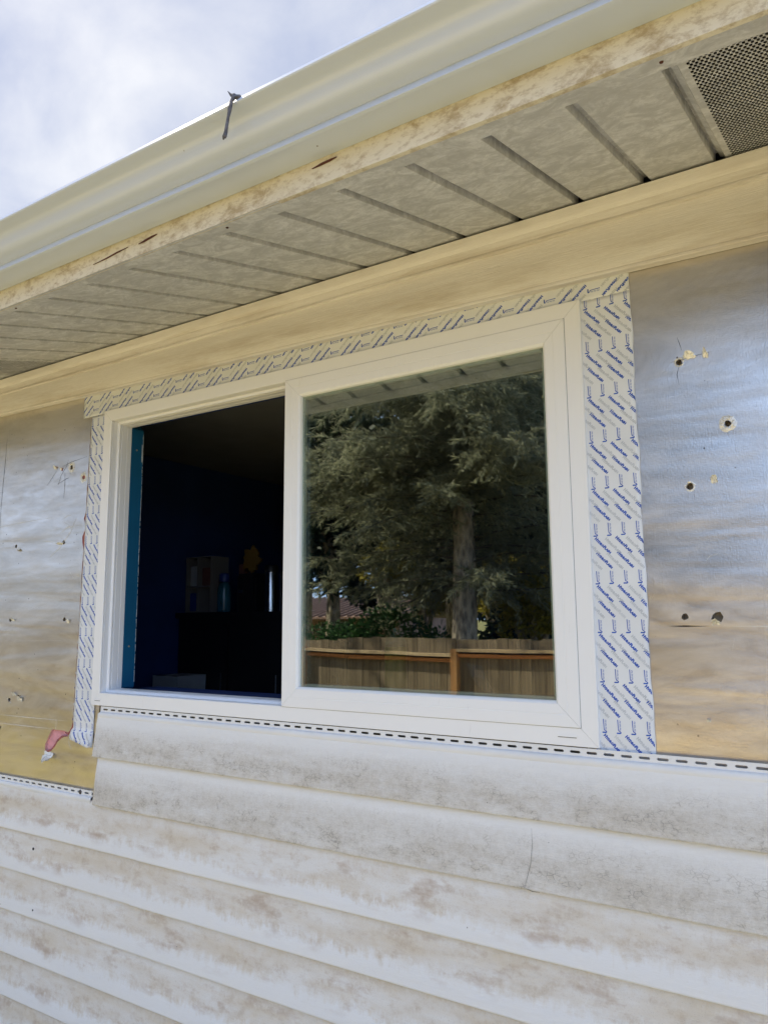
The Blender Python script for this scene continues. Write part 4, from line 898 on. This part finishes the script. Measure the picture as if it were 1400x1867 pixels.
def spruce(label, loc, H, Rm, z_low, nb, seed, mat='spruce', r0=0.23, dens=1.0, group='trees beyond the fence'):
    random.seed(seed); t = thing('spruce_tree', label, 'tree', group, loc)
    trunk = MB().tube([(0.05 * math.sin(z * 0.6), 0.04 * math.cos(z * 0.9), z) for z in np.linspace(-0.05, H, 14)], [max(0.02, r0 * (1 - 0.93 * (z / H)) * (1.25 if z < 0.3 else 1)) for z in np.linspace(0, H, 14)], 14)
    obj('trunk', trunk, 'bark', t, smooth=True)
    P = []; D = []; LL = []; WW_ = []; bmb = MB()
    extra = 46
    for b in range(nb + extra):
        s = (b + random.random()) / nb; z = z_low + (H - z_low - 0.2) * s ** 1.15
        if b >= nb: z = random.uniform(3.7, 8.5)
        f = (z - z_low) / (H - z_low)
        ln = Rm * (1 - f) ** 0.75 * random.uniform(0.65, 1.12) * (0.75 + 0.25 * min(1, f * 6)); az = b * 2.39996 + random.uniform(-0.5, 0.5) if b < nb else random.uniform(0.25, math.pi - 0.25)
        dr = Vector((math.cos(az), math.sin(az), 0))
        if z < 3.5 and dr.y > 0.45 and random.random() < 0.86: continue
        droop = random.uniform(-0.05, 0.42) * (1 - f * 0.6); up = random.uniform(0.0, 0.40) + 0.35 * f
        pts = []
        for k in range(7):
            u = k / 6; pts.append(Vector((0, 0, z)) + dr * ln * u + Vector((0, 0, ln * (up * u - (up + droop) * u * u + 0.10 * u ** 4))))
        bmb.tube(pts, [0.022 * (1 - 0.88 * k / 6) * (0.6 + ln / Rm * 0.5) for k in range(7)], 5)
        side = Vector((-dr.y, dr.x, 0))
        ntw = int(ln * 13 * dens)
        for q in range(ntw):
            u = 0.07 + 0.93 * (q + random.random()) / max(1, ntw); k = min(5, int(u * 6)); p = pts[k].lerp(pts[k + 1], u * 6 - k)
            sg = random.choice((-1, 1)); tl = random.uniform(0.25, 0.72) * (1.15 - 0.6 * u)
            td = (dr * random.uniform(0.35, 0.9) + side * sg * random.uniform(0.3, 1.0) + Vector((0, 0, random.uniform(-0.85, 0.55)))).normalized()
            nn = int(26 * dens) + 6
            for c in range(nn):
                w = (c + random.random()) / nn
                pp = p + td * tl * w + Vector((0, 0, -0.22 * tl * w * w))
                nd = td * 0.7 + Vector((random.gauss(0, 0.5), random.gauss(0, 0.5), random.gauss(-0.25, 0.4)))
                P.append(pp); D.append(nd); LL.append(random.uniform(0.07, 0.15)); WW_.append(random.uniform(0.012, 0.026))
    obj('branch', bmb, 'limb', t)
    rawobj('crown', cards(np.array(P), np.array(D), LL, WW_), mat, t)
    return t
spruce('big spruce with a pale trunk mirrored in the window glass behind the fence', (-3.12, -9.0, GZ), 12.5, 3.7, 2.3, 230, 4, dens=1.2)

def leafy(nm, label, loc, rx, ry, rz, zc, n, mat, leaf=0.09, trunk=True, lumps=9, seed=1, cat='tree', group=None):
    rg = np.random.default_rng(seed); t = thing(nm, label, cat, group, loc)
    if trunk:
        mb = MB().tube([(0, 0, -0.05), (0.04, 0.02, zc * 0.5), (0.0, 0.05, zc)], [0.16 * rx / 2, 0.12 * rx / 2, 0.05], 9)
        for k in range(5):
            a = k * 1.26; mb.tube([(0, 0, zc * 0.45), (0.35 * rx * math.cos(a), 0.35 * ry * math.sin(a), zc * 0.9), (0.6 * rx * math.cos(a), 0.6 * ry * math.sin(a), zc + rz * 0.3)], [0.06, 0.04, 0.015], 6)
        obj('trunk', mb, 'bark', t, smooth=True)
    cen = rg.normal(size=(lumps, 3)); cen /= np.linalg.norm(cen, axis=1, keepdims=True); cen *= rg.uniform(0.25, 0.72, (lumps, 1)); rad = rg.uniform(0.30, 0.5, lumps)
    idx = rg.integers(0, lumps, n); d = rg.normal(size=(n, 3)); d /= np.linalg.norm(d, axis=1, keepdims=True)
    p = cen[idx] + d * (rad[idx] * rg.uniform(0.45, 1.08, n) ** 0.6)[:, None]
    p = p * np.array([rx, ry, rz]) + np.array([0, 0, zc]); p[:, 2] = np.maximum(p[:, 2], 0.03)
    D = d + rg.normal(size=(n, 3)) * 0.6
    rawobj('crown', cards(p, D, rg.uniform(0.7, 1.4, n) * leaf, rg.uniform(0.5, 0.9, n) * leaf), mat, t)
    return t
leafy('yellow_shrub', 'yellowing shrub between the spruce trunk and the neighbouring roof in the reflection', (-6.1, -11.6, GZ), 0.8, 0.7, 0.75, 2.9, 4000, 'gold', 0.08, True, 8, 38, 'shrub', 'yellowing shrubs')
leafy('yellow_shrub', 'low yellow-green shrub just right of the spruce trunk in the reflection', (-2.35, -10.0, GZ), 0.9, 0.5, 0.7, 2.05, 5000, 'gold', 0.07, True, 9, 39, 'shrub', 'yellowing shrubs')
BG = 'background trees mirrored dimly in the glass'
leafy('leafy_tree', 'tall dark tree above the neighbouring roof at the far left of the reflection', (-12.2, -16.5, GZ), 2.8, 2.6, 3.6, 6.4, 13000, 'dark', 0.28, True, 12, 25, group=BG)
leafy('leafy_tree', 'dark low tree at the right edge of the glass reflection', (0.0, -15.0, GZ), 2.0, 1.8, 1.5, 2.9, 8000, 'dark', 0.22, True, 12, 26, group=BG)
leafy('leafy_tree', 'dark leafy tree at the left edge of the glass reflection', (-8.6, -13.0, GZ), 2.6, 2.4, 3.6, 5.0, 13000, 'dark', 0.22, True, 12, 21, group=BG)
leafy('leafy_tree', 'dark tree behind the big spruce, left of its trunk in the reflection', (-8.2, -18.5, GZ), 3.6, 3.0, 4.2, 6.0, 13000, 'dark', 0.28, True, 12, 22, group=BG)
leafy('leafy_tree', 'dark tree right behind the spruce trunk in the reflection', (-5.2, -17.0, GZ), 3.0, 3.0, 4.4, 5.6, 13000, 'dark', 0.28, True, 12, 23, group=BG)
leafy('leafy_tree', 'dark tree right of the spruce trunk in the reflection', (-2.4, -15.5, GZ), 2.6, 2.8, 4.2, 4.9, 13000, 'dark', 0.28, True, 12, 24, group=BG)
leafy('evergreen_shrub', 'dense dark green shrub behind the fence, left of the spruce trunk in the reflection', (-5.1, -9.4, GZ), 1.45, 0.8, 1.12, 1.0, 12000, 'hedge', 0.07, False, 14, 31, 'shrub', 'shrubs behind the fence')
leafy('evergreen_shrub', 'small dark green shrub close to the spruce trunk in the reflection', (-3.9, -9.6, GZ), 0.6, 0.6, 0.9, 0.95, 5000, 'hedge', 0.07, False, 10, 32, 'shrub', 'shrubs behind the fence')
leafy('yellow_shrub', 'yellow-green shrub right of the spruce trunk in the reflection', (-4.1, -12.6, GZ), 0.9, 0.8, 0.9, 2.5, 6000, 'gold', 0.08, True, 10, 33, 'shrub', 'yellowing shrubs')
leafy('yellow_shrub', 'yellow-green shrub near the right edge of the glass reflection', (-2.75, -12.2, GZ), 1.0, 0.8, 0.9, 2.35, 6000, 'gold', 0.08, True, 10, 34, 'shrub', 'yellowing shrubs')
leafy('yellow_shrub', 'small yellow shrub above the neighbouring roof in the reflection', (-6.9, -14.5, GZ), 0.9, 0.8, 0.8, 2.6, 3500, 'gold', 0.09, True, 8, 35, 'shrub', 'yellowing shrubs')
leafy('leafy_shrub', 'loose green shrub at the lower left of the glass reflection', (-6.9, -9.2, GZ), 0.8, 0.8, 1.3, 1.4, 5000, 'mid', 0.08, True, 10, 36, 'shrub')
leafy('leafy_shrub', 'dark low shrub behind the fence at the right of the reflection', (-2.75, -11.0, GZ), 1.7, 0.7, 1.0, 1.15, 11000, 'dark', 0.10, False, 10, 37, 'shrub')
for k, (x, y, rx, rz, zc, m_, lab) in enumerate(((-9.8, -9.6, 2.0, 1.9, 2.2, 'mid', 'near green hedge tree just left of the glass reflection'), (-16.3, -12.6, 2.6, 2.1, 2.4, 'mid', 'green hedge tree between two others on the left of the yard'), (-13.5, -12.0, 2.6, 1.9, 1.9, 'mid', 'green hedge tree mirrored as a dull band in the left foil board'), (-19.0, -14.0, 3.2, 2.0, 2.0, 'mid', 'far green hedge tree left of the neighbouring house'), (-25.0, -17.0, 4.0, 2.4, 2.4, 'mid', 'farthest green hedge tree at the left end of the yard'), (3.6, -13.0, 2.2, 1.2, 1.4, 'mid', 'low green shrub mirrored dimly in the right foil board'), (8.5, -15.0, 3.0, 1.6, 1.8, 'mid', 'low green shrub at the far right of the yard'))):
    leafy('leafy_tree', lab, (x, y, GZ), rx, 1.6, rz, zc, 6000, m_, 0.14, True, 12, 50 + k, group='hedge trees round the yard')

nh = thing('neighbour_house', 'low neighbouring house with a ribbed brown roof mirrored in the glass', 'house', loc=(-12, -21, GZ))
sub('wall', MB().box(-18.0, -27.0, GZ, -11.6, -21.0, 0.30), 'brick', nh)
rf = sub('roof', MB().ring([[(x, -20.2, 0.36), (x, -24.0, 1.15), (x, -27.8, 0.36), (x, -27.8, 0.30), (x, -24.0, 1.07), (x, -20.2, 0.30)] for x in (-18.5, -11.2)]), 'roofm', nh)
x = -18.4
while x < -11.3:
    sub('roof_rib', MB().ring([[(x + d, -20.2, 0.362 + h), (x + d, -24.0, 1.152 + h)] for d, h in ((0, 0), (0.01, 0.06), (0.06, 0.06), (0.07, 0))], close=False), 'roofm', rf); x += 0.32
wd = sub('window', MB().box(-15.0, -21.0, -0.6, -13.6, -20.96, 0.2), 'white', nh)
sub('pane', MB().box(-14.95, -20.96, -0.55, -13.65, -20.945, 0.15), 'seal', wd)
